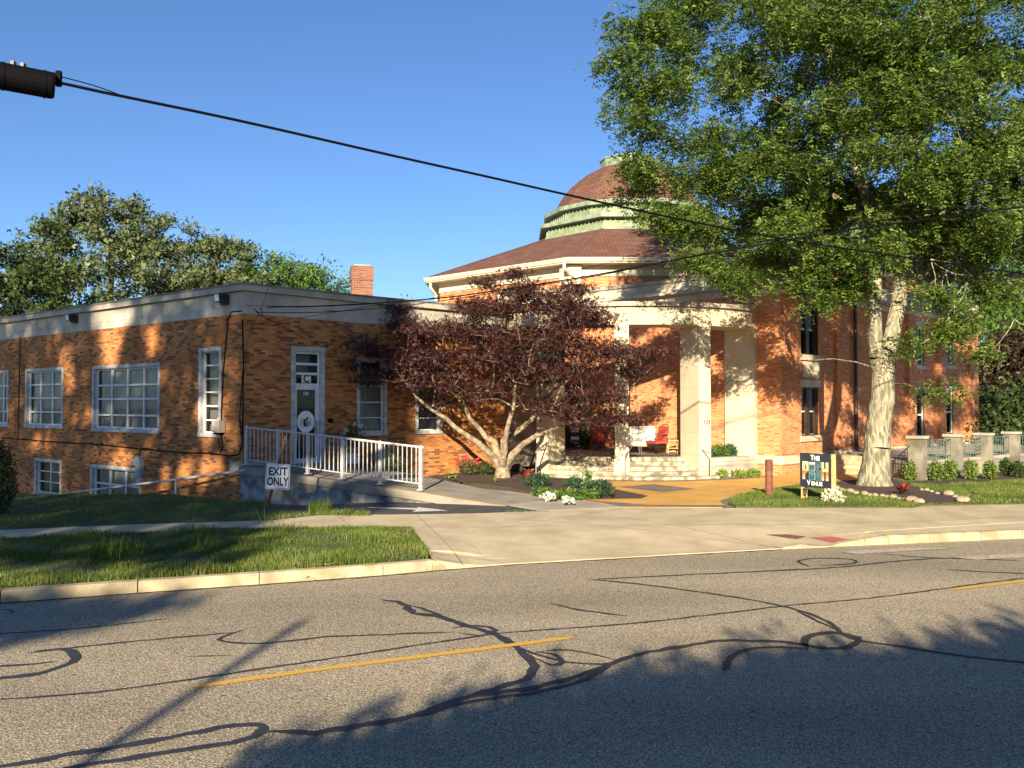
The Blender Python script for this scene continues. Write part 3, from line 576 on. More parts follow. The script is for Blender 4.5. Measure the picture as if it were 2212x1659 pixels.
# entrance C
dr = tag(bld('door_surround', M['frame'], annex, lambda q: (W1.wb(q, hdoor[0], hdoor[1], hdoor[3] - .14, hdoor[3], -.18, .03), W1.wb(q, hdoor[0], hdoor[0] + .14, .765, hdoor[3] - .14, -.18, .026), W1.wb(q, hdoor[1] - .14, hdoor[1], .765, hdoor[3] - .14, -.18, .026))))
a, b, t, z0 = hdoor[0] + .14, hdoor[1] - .14, hdoor[3] - .14, .77
zt = W1.zp(W1.px(665), 832); D0, D1 = a + .05, b - .05
def f(q):
    s = .055
    W1.wb(q, a, a + s, z0, t, -.13, -.07); W1.wb(q, b - s, b, z0, t, -.13, -.07); W1.wb(q, a + s, b - s, t - .07, t, -.13, -.07); W1.wb(q, a + s, b - s, zt - .05, zt + .05, -.13, -.07)
    for k in (.33, .66): z = zt + .05 + (t - .07 - zt - .05) * k; W1.wb(q, a + s, b - s, z - .035, z + .035, -.13, -.075)
bld('transom_frame', M['white'], dr, f)
bld('transom_pane', M['glassd'], dr, lambda q: W1.sheet(q, a + .05, b - .05, zt + .05, t - .07, -.1))
def f(q):
    W1.sheet(q, a - .3, b + .3, z0 - .1, t + .3, -1.1)
    for (e, f_, g, i) in ((a - .3, z0 - .1, a - .3, t + .3), (b + .3, z0 - .1, b + .3, t + .3), (a - .3, z0 - .1, b + .3, z0 - .1), (a - .3, t + .3, b + .3, t + .3)): q.poly([W1.pt(e, f_, -.25), W1.pt(g, i, -.25), W1.pt(g, i, -1.1), W1.pt(e, f_, -1.1)])
bld('dark_backing', M['dark'], dr, f)
um = (a + b) / 2
bld('letter_card', M['cloth'], dr, lambda q: W1.wb(q, um - .15, um + .15, zt + .075, zt + .05 + (t - .12 - zt) * .33 - .05, -.098, -.092))
def wm(W, u, z, o): m = Matrix((( W.d.x, 0, W.n.x, 0), (W.d.y, 0, W.n.y, 0), (0, 1, 0, 0), (0, 0, 0, 1))); m.translation = W.pt(u, z, o); return m
textmesh('C', .30, wm(W1, um, (zt + .075 + zt + (t - .12 - zt) * .33) / 2, -.090), .004, .008).build('letter_c', M['ink'], dr)
gd = empty('x', (0, 0, 0)); bpy.data.objects.remove(gd)
c0, c1 = a + .055, b - .055; dz1 = zt - .05
def f(q):
    W1.wb(q, c0, c0 + .05, z0, dz1, -.115, -.075); W1.wb(q, c1 - .075, c1, z0, dz1, -.115, -.075); W1.wb(q, c0 + .05, c1 - .075, dz1 - .08, dz1, -.115, -.075); W1.wb(q, c0 + .05, c1 - .075, z0, z0 + .14, -.115, -.075)
gdoor = bld('door', M['white'], annex, f)
bld('pane', M['glassd'], gdoor, lambda q: W1.sheet(q, c0 + .05, c1 - .075, z0 + .14, dz1 - .08, -.095))
def f(q):
    W1.wb(q, c1 - .115, c1 - .085, 1.55, 2.05, -.07, -.03); W1.wb(q, c1 - .07, c1 - .03, 1.6, 2.0, -.07, -.01)
bld('handle', M['steel'], gdoor, f)
LET = {'P': [[(0, 0), (.13, 0), (.13, .30), (.30, .46), (.30, .98), (.22, 1), (0, 1)], [(.13, .52), (.13, .83), (.2, .83), (.2, .58)]],
       'O': [[(.34, 0), (.62, 0), (.62, .76), (.60, .79), (.36, .79), (.34, .76)], None],
       'S': [[(.64, 0), (.93, 0), (.93, .47), (.75, .66), (.75, .84), (.82, .84), (.82, .70), (.93, .70), (.93, 1), (.64, 1), (.64, .58), (.83, .38), (.83, .16), (.75, .16), (.75, .38), (.64, .38)], None],
       'H': [[(.97, 0), (1.08, 0), (1.08, .48), (1.17, .48), (1.17, 0), (1.29, 0), (1.29, 1), (1.17, 1), (1.17, .64), (1.08, .64), (1.08, 1), (.97, 1)], None], 'B': [[(.35, .84), (.62, .86), (.62, .97), (.34, .97)], None]}
def glyph(q, key, mtx, th=.004, grow=0.):
    out, hole = LET[key]; cx = sum(p[0] for p in out) / len(out); cy = .5
    loops = [[Vector((x, y, 0)) for x, y in out]] + ([[Vector((x, y, 0)) for x, y in hole]] if hole else [])
    flatv = [v for l_ in loops for v in l_]
    for t in tessellate_polygon(loops):
        for z, rvs in ((th, 1), (0, 0)):
            ids = t[::-1] if rvs else t; q.poly([mtx @ Vector((flatv[i].x, flatv[i].y, z)) for i in ids], [(flatv[i].x, flatv[i].y) for i in ids])
    for l_ in loops:
        for a_, b_ in zip(l_, l_[1:] + l_[:1]): q.poly([mtx @ Vector((p.x, p.y, z)) for p, z in ((a_, 0), (b_, 0), (b_, th), (a_, th))], [(p.x, p.y) for p in (a_, b_, b_, a_)])
def posh(mtx, parent, s, tealm='teal', edge=True):
    S = mtx @ Matrix.Diagonal((s, s, 1, 1)) @ Matrix.Translation((-.645, 0, 0))
    for k, n_ in (('P', 'letter_p'), ('H', 'letter_h')): bld(n_, M['grad'], parent, lambda q: glyph(q, k, S))
    bld('macron', M['cloth'], parent, lambda q: glyph(q, 'B', S))
    for k, n_ in (('O', 'letter_o'), ('S', 'letter_s')):
        if edge:
            out = LET[k][0]; q = MB()
            for a_, b_ in zip(out, out[1:] + out[:1]): q.tube([S @ Vector((*a_, .006)), S @ Vector((*b_, .006))], .006, 4)
            q.build('outline', M['tealedge'], parent)
        bld(n_, M[tealm], parent, lambda q: glyph(q, k, S))
zc = W1.zp(um, 911); rr = .285
def f(q):
    m = wm(W1, um - .01, zc, -.088); n = 40; C = [m @ Vector((rr * math.cos(2 * math.pi * k / n), rr * 1.12 * math.sin(2 * math.pi * k / n), 0)) for k in range(n)]; q.poly(C)
disc = bld('round_decal', M['signw'], gdoor, f)
S_ = wm(W1, um - .01, zc - .14, -.086) @ Matrix.Diagonal((.27, .27, 1, 1)) @ Matrix.Translation((-.645, 0, 0))
for k in 'PHOS': bld('letter', M['grad' if k in 'PH' else 'ink'], disc, lambda q: glyph(q, k, S_))
textmesh('133', .12, wm(W1, um - .02, dz1 - .2, -.088), .002, .004).build('number', M['signw'], gdoor)
bld('threshold', M['steel'], annex, lambda q: W1.wb(q, a, b, .75, .77, -.2, .06))
def f(q):
    m = wm(W1, W1.px(713), W1.zp(W1.px(713), 908), 0); q.box((0, 0, 0), (.14, .12, .12), mtx=m)
bld('doorbell_box', M['black'], annex, f)
# flood lamps under the coping
for x in (486, 162):
    u = WA.px(x); L = bld('flood_lamp', M['bronze'], annex, lambda q: (WA.wb(q, u - .2, u + .12, 5.28, 5.56, .015, .13), WA.wb(q, u - .16, u + .08, 5.34, 5.56, .13, .3)))
    bld('lens', M['signw'], L, lambda q: q.poly([WA.pt(u - .14, 5.36, .302), WA.pt(u + .06, 5.36, .302), WA.pt(u + .06, 5.54, .33), WA.pt(u - .14, 5.54, .33)]))
# utility boxes, cables and the sloping pipe
u = WA.px(480); zc2 = WA.zp(u, 921)
jb = bld('meter_box', M['stonegrey'], annex, lambda q: WA.wb(q, u - .19, u + .16, zc2 - .17, zc2 + .17, .03, .22)); bld('flange', M['black'], jb, lambda q: WA.wb(q, u - .14, u + .12, zc2 - .225, zc2 - .172, .04, .19))
u2 = WA.px(308); z2 = WA.zp(u2, 1007); bld('utility_box', M['frame'], annex, lambda q: (WA.wb(q, u2 - .13, u2 + .13, z2 - .28, z2 + .30, .01, .15))); bld('utility_box', M['frame'], annex, lambda q: (WA.wb(q, u2 + .16, u2 + .42, z2 + .02, z2 + .22, .01, .12))); bld('utility_box', M['frame'], annex, lambda q: (WA.wb(q, u2 - .2, u2 + .12, z2 - .55, z2 - .35, .01, .12)))
def wl(pts, o=.03): 
    r_ = []
    for x, y in pts: u = WA.px(x); r_.append(WA.pt(u, WA.zp(u, y), o))
    return r_
for pts, r_ in (([(0, 945), (25, 947), (100, 953), (230, 961), (290, 968), (400, 978), (460, 979), (500, 985), (519, 981), (526, 960), (527, 880), (527, 780), (524, 690)], .018), ([(523, 672), (500, 674), (493, 690), (489, 740), (484, 800), (481, 880), (480, 908)], .016),
                ([(479, 940), (484, 965), (478, 980)], .013), ([(474, 938), (476, 960), (483, 968)], .01), ([(304, 1000), (305, 975), (312, 968), (330, 970)], .012), ([(44, 730), (43, 800), (42, 950)], .014), ([(523, 940), (520, 900), (523, 850), (526, 800)], .012)):
    bld('wall_cable', M['black'], annex, lambda q: q.tube(wl(pts), r_, 5))
bld('wall_cable', mat('yellow_cable', (.65, .36, .03), .5), annex, lambda q: q.tube(wl([(487, 939), (488, 948), (497, 962), (508, 968), (520, 968)], .05), .009, 5))
pp = [P(530, 1016.5, 22.55), P(380, 1036, 23.8), P(130, 1067, 26.2)]
pr = bld('handrail', M['frame'], annex, lambda q: q.tube(pp, .035, 8)); bld('bracket', M['frame'], pr, lambda q: [q.box(p.lerp(pp[2], 0) - Vector((0, 0, .45)), (.04, .04, .9)) for p in pp[1:2]])
# red notice in the slim window
hs = hA['slim']; nt_ = bld('notice', M['signw'], annex, lambda q: WA.wb(q, hs[0] + .13, hs[0] + .42, hs[2] + .16, hs[2] + .56, -.16, -.15))
bld('red_marks', M['redm'], nt_, lambda q: [WA.wb(q, hs[0] + x0, hs[0] + x1, hs[2] + y0, hs[2] + y1, -.149, -.146) for x0, x1, y0, y1 in ((.16, .39, .48, .53), (.16, .2, .38, .47), (.35, .39, .38, .47), (.16, .39, .33, .37), (.16, .22, .18, .28), (.25, .3, .18, .28), (.33, .39, .18, .28))])
# chimney behind
ch = empty('brick_chimney', (-6.52, 36, 5.6), 'square red brick chimney rising behind the flat roofed annex', 'chimney')
bld('shaft', M['brick_r'], ch, lambda q: q.box((-6.52, 36, 6.5), (.9, .9, 2.6), .25)); bld('cap', M['brick_r'], ch, lambda q: q.box((-6.52, 36, 8.1), (.96, .96, .62), .25)); bld('flue', M['coping'], ch, lambda q: (q.box((-6.52, 36, 8.44), (.66, .66, .07), .25)))

# ------------------------------------------------------------------ domed hall
hall = empty('domed_hall', (6.2, 40, 0), 'large orange brick hall with a brown shingled dome, green copper drum and stone portico', 'building')
H0, HB, HC, HD, HE, HF = (-.6, 34.95), (3.3, 34.6), (9.38, 29.0), (11.7, 31.24), (11.42, 31.58), (22.4, 40.3)
WH, WC, WD, WE = Wall(H0, HB), Wall(HB, HC), Wall(HC, HD), Wall(HE, HF)
dhole = [WH.px(1192), WH.px(1256), .66, 3.3]; side = Wall((-.6, 29.6), (-.6, 34.95)); side.n = Vector((1, 0, 0))
wu = WD.rect(1731, 1770, 655.6, 767); wlw = WD.rect(1731, 1770, 836.6, 941)
ew = [WE.rect(1980, 1998, 706, 789), WE.rect(1980, 1998, 848, 944), WE.rect(2044, 2061, 706, 789), WE.rect(2044, 2061, 843, 937)]
def f(q):
    WH.face(q, -.4, 6.38, [dhole], uo=0); WC.face(q, .0, 6.38, uo=3.9); WD.face(q, .68, 6.38, [wu, wlw], uo=13, rev=.28); WD.face(q, -.4, .39, uo=13)
    WC.face(q, -.4, 0, uo=3.9); Wall(HD, HE, flip=False).face(q, -.4, 6.38, uo=17); WE.face(q, -.4, 6.38, ew, uo=17, rev=.25); side.face(q, -.4, 6.38)
    e2 = Wall(HF, (15.6, 48)); e2.face(q, -.4, 6.38)
bld('wall', M['brick_c'], hall, f)
Hp = [H0, HB, HC, HD, HE, HF, (18, 46)]
bld('base_course', M['stone'], hall, lambda q: (band(q, [offs([HB, HC], .0)[0], HC, HD, HE, HF], -.1, .09, .39, .68), band(q, [(8.4, 29.9), HC, HD, HE, HF], -.1, .05, .36, .39)))
bld('frieze', M['stoneblk'], hall, lambda q: band(q, Hp, -.3, .02, 6.38, 6.63))
bld('cornice', M['stonegrey'], hall, lambda q: (band(q, Hp, -.3, .30, 6.66, 6.78), band(q, Hp, -.3, .22, 6.63, 6.66), band(q, Hp, -.3, .17, 6.78, 6.82)))
bld('parapet', M['stoneblk'], hall, lambda q: band(q, Hp, -.4, .08, 6.82, 7.13)); bld('coping', M['coping'], hall, lambda q: band(q, Hp, -.45, .15, 7.14, 7.27))
bld('flat_roof', M['metalcop'], hall, lambda q: q.prism([p for p in offs(Hp, -.35)] + [(6, 44), (0, 40)], -.3, 6.6))
for u_, lab in ((wu, 'upper'), (wlw, 'lower')):
    wo = window(WD, u_, hall, 2, (.5,), sash='white', fr='bronze', frame=False, bar=.07, depth=.2, blind='curtain', blindz=(.5, 1))
    c = (u_[0] + u_[1]) / 2; bld('mullion', M['bronze'], wo, lambda q: (WD.wb(q, c - .12, c + .12, u_[2] + .04, u_[3] - .04, -.25, -.10), WD.wb(q, u_[0], u_[0] + .05, u_[2] + .04, u_[3] - .04, -.25, -.12), WD.wb(q, u_[1] - .14, u_[1], u_[2] + .04, u_[3] - .04, -.25, -.10)))
bld('sill', M['stone'], hall, lambda q: WD.wb(q, wu[0] - .12, wu[1] + .14, wu[2] - .2, wu[2] - .002, -.1, .07)); bld('sill', M['stone'], hall, lambda q: WD.wb(q, wlw[0] - .12, wlw[1] + .14, wlw[2] - .2, wlw[2] - .002, -.1, .07))
bld('lintel', M['stone'], hall, lambda q: WD.wb(q, wlw[0] - .12, wlw[1] + .1, wlw[3] + .002, wlw[3] + .26, -.1, .04)); bld('lintel', M['stone'], hall, lambda q: WD.wb(q, wu[0] - .12, wu[1] + .1, wu[3] + .002, wu[3] + .24, -.1, .04))
bld('stone_panel', M['stone'], hall, lambda q: WD.wb(q, wu[0] + .16, wu[1] + .02, WD.zp(2.2, 815.5), WD.zp(2.2, 782), -.05, .02))
for h_ in ew:
    wo = window(WE, h_, hall, 1, (.5,), sash='white', fr='bronze', frame=False, bar=.09, depth=.12, blind=None)
    bld('sill', M['stone'], wo, lambda q: WE.wb(q, h_[0] - .1, h_[1] + .1, h_[2] - .18, h_[2] - .002, -.1, .06)); bld('lintel', M['stone'], wo, lambda q: WE.wb(q, h_[0] - .1, h_[1] + .1, h_[3] + .002, h_[3] + .22, -.1, .03))
for x0, x1 in ((1803, 1828), (1955, 1966), (2022, 2034), (2086, 2105)):
    bld('pilaster', M['brick_c'], hall, lambda q: WE.wb(q, WE.px(x0), WE.px(x1), .69, 6.37, -.05, .2 if x0 != 1803 else .12))
u = WE.px(1843); bld('downpipe', M['bronze'], hall, lambda q: q.tube([WE.pt(u, .2, .12), WE.pt(u, 6.5, .12)], .07, 8))
bld('flood_lamp', M['bronze'], hall, lambda q: (q.box(WD.pt(1.05, 6.45, .16), (.22, .2, .3), .8), q.box(WD.pt(1.4, 6.42, .2), (.3, .18, .2), .8)))
# entrance doors
def f(q):
    s = .1; x0, x1 = dhole[0], dhole[1]; m_ = (x0 + x1) / 2
    for x in (x0, x1 - s, m_ - s / 2): WH.wb(q, x, x + s, .66, 3.3, -.2, -.1)
    WH.wb(q, x0 + s, x1 - s, 3.2, 3.3, -.2, -.1); WH.wb(q, x0 + s, x1 - s, 2.72, 2.8, -.19, -.11); WH.wb(q, x0 + s, x1 - s, .66, .86, -.19, -.11)
ed = bld('entrance_door', M['bronze'], hall, f); bld('pane', M['glassd'], ed, lambda q: WH.sheet(q, dhole[0], dhole[1], .7, 3.25, -.15)); bld('dark_backing', M['dark'], ed, lambda q: WH.sheet(q, dhole[0] - .1, dhole[1] + .1, .6, 3.4, -.8)); bld('curtain', M['curtain'], ed, lambda q: WH.sheet(q, dhole[0] + .75, dhole[1] - .12, 1.9, 2.8, -.5))
bld('door_pilaster', M['stone'], hall, lambda q: WH.wb(q, WH.px(1256) + .01, WH.px(1271), .66, 3.6, -.05, .12)); 
# octagonal body, roof, drum, dome
OC = Vector((6.155, 44.09, 0)); Q = [(-4.25, 48.2), (-4.25, 40.85), (2.39, 35.0), (9.92, 35.0), (15.25, 40.3), (15.25, 47.9), (9.9, 53.2), (2.4, 53.2)]
def inset(pts, d): return [(OC.x + (p[0] - OC.x) * (1 - d / 9.5), OC.y + (p[1] - OC.y) * (1 - d / 9.5)) for p in pts]
Qw = inset(Q, .62)
def loopwall(q, pts, z0, z1):
    u = 0
    for i in range(8):
        a_, b_ = pts[i], pts[(i + 1) % 8]; L = math.hypot(b_[0] - a_[0], b_[1] - a_[1]); q.poly([(*a_, z0), (*b_, z0), (*b_, z1), (*a_, z1)], [(u, z0), (u + L, z0), (u + L, z1), (u, z1)]); u += L
bld('upper_wall', M['brick_c'], hall, lambda q: loopwall(q, Qw, 2, 7.97)); bld('upper_frieze', M['cream'], hall, lambda q: (loopwall(q, inset(Q, .6), 7.97, 8.44), loopwall(q, inset(Q, .57), 7.97, 8.02)))
bld('pilaster', M['cream'], hall, lambda q: q.prism([(2.05, 35.75), (2.45, 35.35), (2.95, 35.35), (2.95, 35.9), (2.2, 36.1)], 7.6, 8.4))
Qe = Q
eav = bld('eave', M['trim'], hall, lambda q: (q.prism(Q, 8.44, 8.50), loopwall(q, inset(Q, -.06), 8.52, 8.66), loopwall(q, inset(Q, .0), 8.50, 8.6), q.prism(inset(Q, -.06), 8.5, 8.53), q.prism(inset(Q, -.1), 8.61, 8.665)))
dr_ = 4.75; Dp = [(OC.x + dr_ * math.sin(R(a_)), OC.y - dr_ * math.cos(R(a_))) for a_ in (-112.5, -67.5, -22.5, 22.5, 67.5, 112.5, 157.5, 202.5)]
def f(q):
    for i in range(8):
        a_, b_ = Vector((*Q[i], 8.665)), Vector((*Q[(i + 1) % 8], 8.665)); c_, d_ = Vector((*Dp[(i + 1) % 8], 10.9)), Vector((*Dp[i], 10.9)); e = (b_ - a_).normalized(); n_ = (d_ - a_); h = (n_ - e * n_.dot(e)).normalized()
        q.poly([a_, b_, c_, d_], [((p - a_).dot(e), (p - a_).dot(h)) for p in (a_, b_, c_, d_)])
bld('roof', M['shingle'], hall, f)
bld('hip_ridge', M['shingle'], hall, lambda q: [q.tube([Vector((*Q[i], 8.67)), Vector((*Dp[i], 10.9))], .06, 5, squash=.5) for i in (1, 2, 3)])
def octb(q, r0, r1, z0, z1): q.lathe((OC.x, OC.y, 0), [(r0, z0), (r1, z1)], 8, a0=R(-67.5 - 45))
dl = bld('lower_drum', M['copper'], hall, lambda q: octb(q, 4.72, 4.66, 10.95, 11.42))
bld('flashing', M['copperp'], dl, lambda q: (octb(q, 4.92, 4.80, 10.78, 10.98), octb(q, 4.80, 4.6, 10.98, 10.985)))
bld('drum_eave', M['copperp'], dl, lambda q: (octb(q, 4.6, 5.04, 11.405, 11.41), octb(q, 5.04, 5.06, 11.41, 11.60), octb(q, 5.06, 4.2, 11.60, 11.66)))
q = MB()
for i in range(8):
    a_, b_ = [Vector((OC.x + 4.72 * math.sin(R(t)), OC.y - 4.72 * math.cos(R(t)), 0)) for t in (-112.5 + 45 * i, -67.5 + 45 * i)]; L = (b_ - a_).length; n = 15
    for k in range(n): p = a_.lerp(b_, (k + .5) / n); q.box((p.x, p.y, 11.19), (.05, .06, .42), math.atan2(b_.y - a_.y, b_.x - a_.x))
q.build('standing_seams', M['copperp'], dl)
N = 16
du = bld('upper_drum', M['copper'], hall, lambda q: q.lathe((OC.x, OC.y, 0), [(4.22, 11.66), (4.16, 12.17)], N, a0=R(11.25)))
bld('drum_eave', M['copperp'], du, lambda q: q.lathe((OC.x, OC.y, 0), [(4.1, 12.165), (4.50, 12.17), (4.52, 12.37), (3.7, 12.5)], N, a0=R(11.25)))
q = MB()
for i in range(N):
    a_, b_ = [Vector((OC.x + 4.22 * math.cos(R(11.25 + 22.5 * j)), OC.y + 4.22 * math.sin(R(11.25 + 22.5 * j)), 0)) for j in (i, i + 1)]
    for k in range(7): p = a_.lerp(b_, (k + .5) / 7); q.box((p.x, p.y, 11.91), (.045, .06, .5), math.atan2(b_.y - a_.y, b_.x - a_.x))
q.build('standing_seams', M['copperp'], du)
prof = [(3.98, 12.42), (3.86, 12.75), (3.68, 13.1), (3.42, 13.48), (3.08, 13.85), (2.68, 14.2), (2.22, 14.54), (1.72, 14.82), (1.2, 15.0)]
bld('dome', M['shingle'], hall, lambda q: q.lathe((OC.x, OC.y, 0), prof, N, a0=R(11.25)))
ln = bld('lantern', M['copperp'], hall, lambda q: q.lathe((OC.x, OC.y, 0), [(1.44, 14.8), (1.44, 15.33), (1.50, 15.34), (1.50, 15.40), (0, 15.5)], 12))
# gutters and downpipes under the eave
for P_ in (((-4.0, 40.75), (-3.75, 41.1)), ((2.2, 34.98), (2.62, 35.5))):
    a_, b_ = P_; bld('downpipe', M['trim'], hall, lambda q: q.tube([(*a_, 8.5), (*a_, 8.2), (*b_, 7.85), (*b_, 5.5)], .075, 8))
# rear block with its own hipped roof
K = [(9.2, 39.4), (14.3, 34.72), (22.0, 41.1), (16.9, 46)]
kc = (15.6, 40.4)
def kin(d): return [(kc[0] + (p[0] - kc[0]) * (1 - d / 4.5), kc[1] + (p[1] - kc[1]) * (1 - d / 4.5)) for p in K]
rb = bld('rear_block', M['brick_c'], hall, lambda q: q.prism(kin(.5), 6, 8.2)); bld('block_cornice', M['stone'], rb, lambda q: q.prism(kin(.42), 8.2, 8.4)); bld('block_gutter', M['copperp'], rb, lambda q: q.prism(kin(0), 8.52, 8.64))
bld('dentils', M['stone'], rb, lambda q: [q.box((K[0][0] + (K[1][0] - K[0][0]) * t / 30 + .2, K[0][1] + (K[1][1] - K[0][1]) * t / 30 + .25, 8.46), (.1, .2, .1), -.75) for t in range(2, 30)])
def f(q):
    A_ = [Vector((*p, 8.645)) for p in kin(-.02)]; r0, r1 = Vector((13.5, 42.2, 10.7)), Vector((17.6, 40.2, 10.7))
    for pl_ in ([A_[0], A_[1], r1, r0], [A_[1], A_[2], r1], [A_[2], A_[3], r0, r1], [A_[3], A_[0], r0]):
        e = (pl_[1] - pl_[0]).normalized(); h = (pl_[2] - pl_[0]); h = (h - e * h.dot(e)).normalized(); q.poly(pl_, [((p - pl_[0]).dot(e), (p - pl_[0]).dot(h)) for p in pl_])
bld('block_roof', M['shingle'], rb, f)
# ------------------------------------------------------------------ portico
PC = (4.4, 33.8); M['steps'] = mat('weathered_step_stone', (.16, .14, .095), .9, vscale=4, bump=.6, bscale=40, col2=(.44, .40, .29), detail=10, ramp=(.38, .6))
por = hall
def sector(q, a0, a1, r0, r1, z0, z1, n=10):
    A_, B_ = arc(PC, r1, a0, a1, n), arc(PC, r0, a0, a1, n)
    for i in range(n):
        u0, u1 = R(a0 + (a1 - a0) * i / n) * 6 + 20, R(a0 + (a1 - a0) * (i + 1) / n) * 6 + 20
        for L_, rr_ in ((A_, 1), (B_, 0)): q.poly([(*L_[i], z0), (*L_[i + 1], z0), (*L_[i + 1], z1), (*L_[i], z1)], [(u0, z0), (u1, z0), (u1, z1), (u0, z1)])
        q.poly([(*A_[i], z1), (*A_[i + 1], z1), (*B_[i + 1], z1), (*B_[i], z1)], [(u0, 0.1), (u1, 0.1), (u1, .1 + r1 - r0), (u0, .1 + r1 - r0)]); q.poly([(*A_[i], z0), (*A_[i + 1], z0), (*B_[i + 1], z0), (*B_[i], z0)], [(u0, 0.1), (u1, 0.1), (u1, .1 + r1 - r0), (u0, .1 + r1 - r0)])
    for i in (0, -1): q.poly([(*A_[i], z0), (*B_[i], z0), (*B_[i], z1), (*A_[i], z1)])
ent = bld('entablature', M['stone'], por, lambda q: (sector(q, -62, 50, 4.85, 6.0, 5.15, 5.40, 26), sector(q, -62, 50, 4.86, 5.99, 5.40, 5.408, 26), sector(q, -62, 50, 4.85, 6.0, 5.408, 5.75, 26)))
bld('entablature_coping', M['coping'], ent, lambda q: sector(q, -62, 50, 4.78, 6.12, 5.765, 5.915, 26))
q = MB()
for i, ch_ in enumerate('NEIGHBORHOOD'):
    a_ = -8.3 + i * 2.62 + (.5 if i > 2 else 0) * 0; p = (PC[0] + 6.001 * math.sin(R(a_)), PC[1] - 6.001 * math.cos(R(a_))); m = Matrix.Rotation(R(a_), 4, 'Z') @ Matrix.Rotation(R(90), 4, 'X'); m.translation = (p[0], p[1], 5.575)
    t_ = textmesh(ch_, .30, m, .003, -.004); j = len(q.v); q.v += t_.v; q.f += [tuple(k + j for k in f_) for f_ in t_.f]; q.uv += t_.uv; q.mi += t_.mi
q.build('carved_lettering', M['stonegrey'], ent)
for a_ in (-60, -34, -7, 20.7, 46):
    p = (PC[0] + 5.425 * math.sin(R(a_)), PC[1] - 5.425 * math.cos(R(a_)))
    pi_ = bld('portico_pier', M['pier'], por, lambda q: q.box((p[0], p[1], 2.9), (.47, 1.15, 4.5), R(a_))); bld('plinth', M['stone'], pi_, lambda q: q.box((p[0], p[1], .275), (.50, 1.17, .75), R(a_)))
    if a_ == 20.7:
        m = Matrix.Rotation(R(a_), 4, 'Z') @ Matrix.Rotation(R(90), 4, 'X'); pf = (PC[0] + 6.003 * math.sin(R(a_ + .7)), PC[1] - 6.003 * math.cos(R(a_ + .7))); m.translation = (pf[0], pf[1], CZ - (911.6 - 872) / F * 28.2)
        textmesh('133', .19, m, .004, .003).build('house_number', M['bronze'], pi_)
fl = [(PC[0] + 4.97 * math.sin(R(a_)), PC[1] - 4.97 * math.cos(R(a_))) for a_ in range(-60, 52, 4)] + [(8.3, 29.9), (3.35, 34.5), (-.5, 34.85), (-.5, 31)]
bld('porch_floor', M['stampg'], por, lambda q: q.prism(fl, .2, .655))
for k, (r0, r1, z, a0, a1) in enumerate(((4.9, 5.02, .65, -33, 19.5), (4.9, 5.36, .51, -33, 19.5), (4.9, 5.70, .37, -33, 19.5), (4.9, 6.04, .23, -38, 21.5), (4.9, 6.38, .09, -43, 23.5))):
    bld('step', M['steps'], por, lambda q: sector(q, a0 + k * .01, a1 - k * .01, r0 + k * .004, r1, -.3, z + (.002 if k == 0 else 0), 14))
planter = empty('curved_planter', (6.9, 28.4, 0), 'curved grey stone planter wall between the two right portico piers', 'planter')
bld('planter_wall', M['stonegrey'], planter, lambda q: (sector(q, 23.2, 43.5, 5.62, 5.98, -.2, .26), sector(q, 23.2, 43.5, 5.60, 6.0, .265, .52), sector(q, 23.2, 43.6, 5.58, 6.03, .525, .66)))
bld('planter_soil', M['mulch'], planter, lambda q: sector(q, 23.3, 43.4, 4.9, 5.62, 0, .58))
# ------------------------------------------------------------------ ramp, railings
LR, RR_ = Vector((-7.25, 22.78, .84)), Vector((-2.21, 20.25, .414))
ramp = empty('entrance_ramp', (-5.5, 22, -.2), 'concrete access ramp with a stained side wall below door C', 'ramp')
edge = [Vector((-7.38, 22.72, .80)), Vector((-5.25, 21.78, .60)), Vector((-3.26, 20.72, .44)), Vector((-2.15, 20.1, .37)), Vector((-1.1, 19.75, .24)), Vector((-.1, 19.45, .13))]
inn = [Vector((-7.30, 22.95, .80)), W1.pt(W1.px(718), .76, -.02), Vector((-2.9, 23.3, .56)), Vector((-1.7, 22.4, .42)), Vector((-.6, 21.6, .27)), Vector((.9, 21.0, .13))]
inn[1].z = .765
def f(q):
    for a, b, c, d in zip(edge, edge[1:], inn[1:], inn): q.poly([a, b, c, d])
    for a, b in ((inn[1], inn[2]), (inn[2], inn[3]), (inn[3], inn[4]), (inn[4], inn[5])): q.poly([a, b, b - Vector((0, 0, 1)), a - Vector((0, 0, 1))])
bld('deck', M['deck'], ramp, f)
def f(q):
    o = Vector((-.03, -.055, 0))
    for a, b in zip(edge, edge[1:]):
        t = Vector((0, 0, .2)); q.poly([a + o - t, b + o - t, b + o, a + o]); q.poly([a + o, b + o, b, a]); q.poly([a + o - t, b + o - t, b - t, a - t])
    q.poly([edge[0] + o, edge[0], edge[0] - Vector((0, 0, .2)), edge[0] + o - Vector((0, 0, .2))])
bld('slab_edge', M['deck'], ramp, f)
def f(q):
    for a, b in zip(edge, edge[1:]): q.poly([a - Vector((0, 0, 1.6)), b - Vector((0, 0, .9)), b - Vector((0, 0, .18)), a - Vector((0, 0, .18))])
    a = edge[0]; q.poly([a - Vector((0, 0, 1.6)), a - Vector((0, 0, .18)), Vector((-7.3, 22.95, .62)), Vector((-7.3, 22.95, -.8))])
bld('side_wall', M['rampc'], ramp, f)
def f(q):
    for a, b in zip(edge[2:], edge[3:]):
        d = (b - a).normalized(); nn = Vector((-d.y, d.x, 0)); z = Vector((0, 0, .004)); q.poly([a + z, b + z, b + nn * .07 + z, a + nn * .07 + z])
bld('yellow_edge', M['yellow'], ramp, f)
rl_ = empty('ramp_railing', (-5.0, 21.6, .5), 'white painted metal railing with close vertical bars along the ramp', 'railing')
def rp_(s): return LR.lerp(RR_, s)
seg = [0, .20, .38, .58, .787, 1.0]
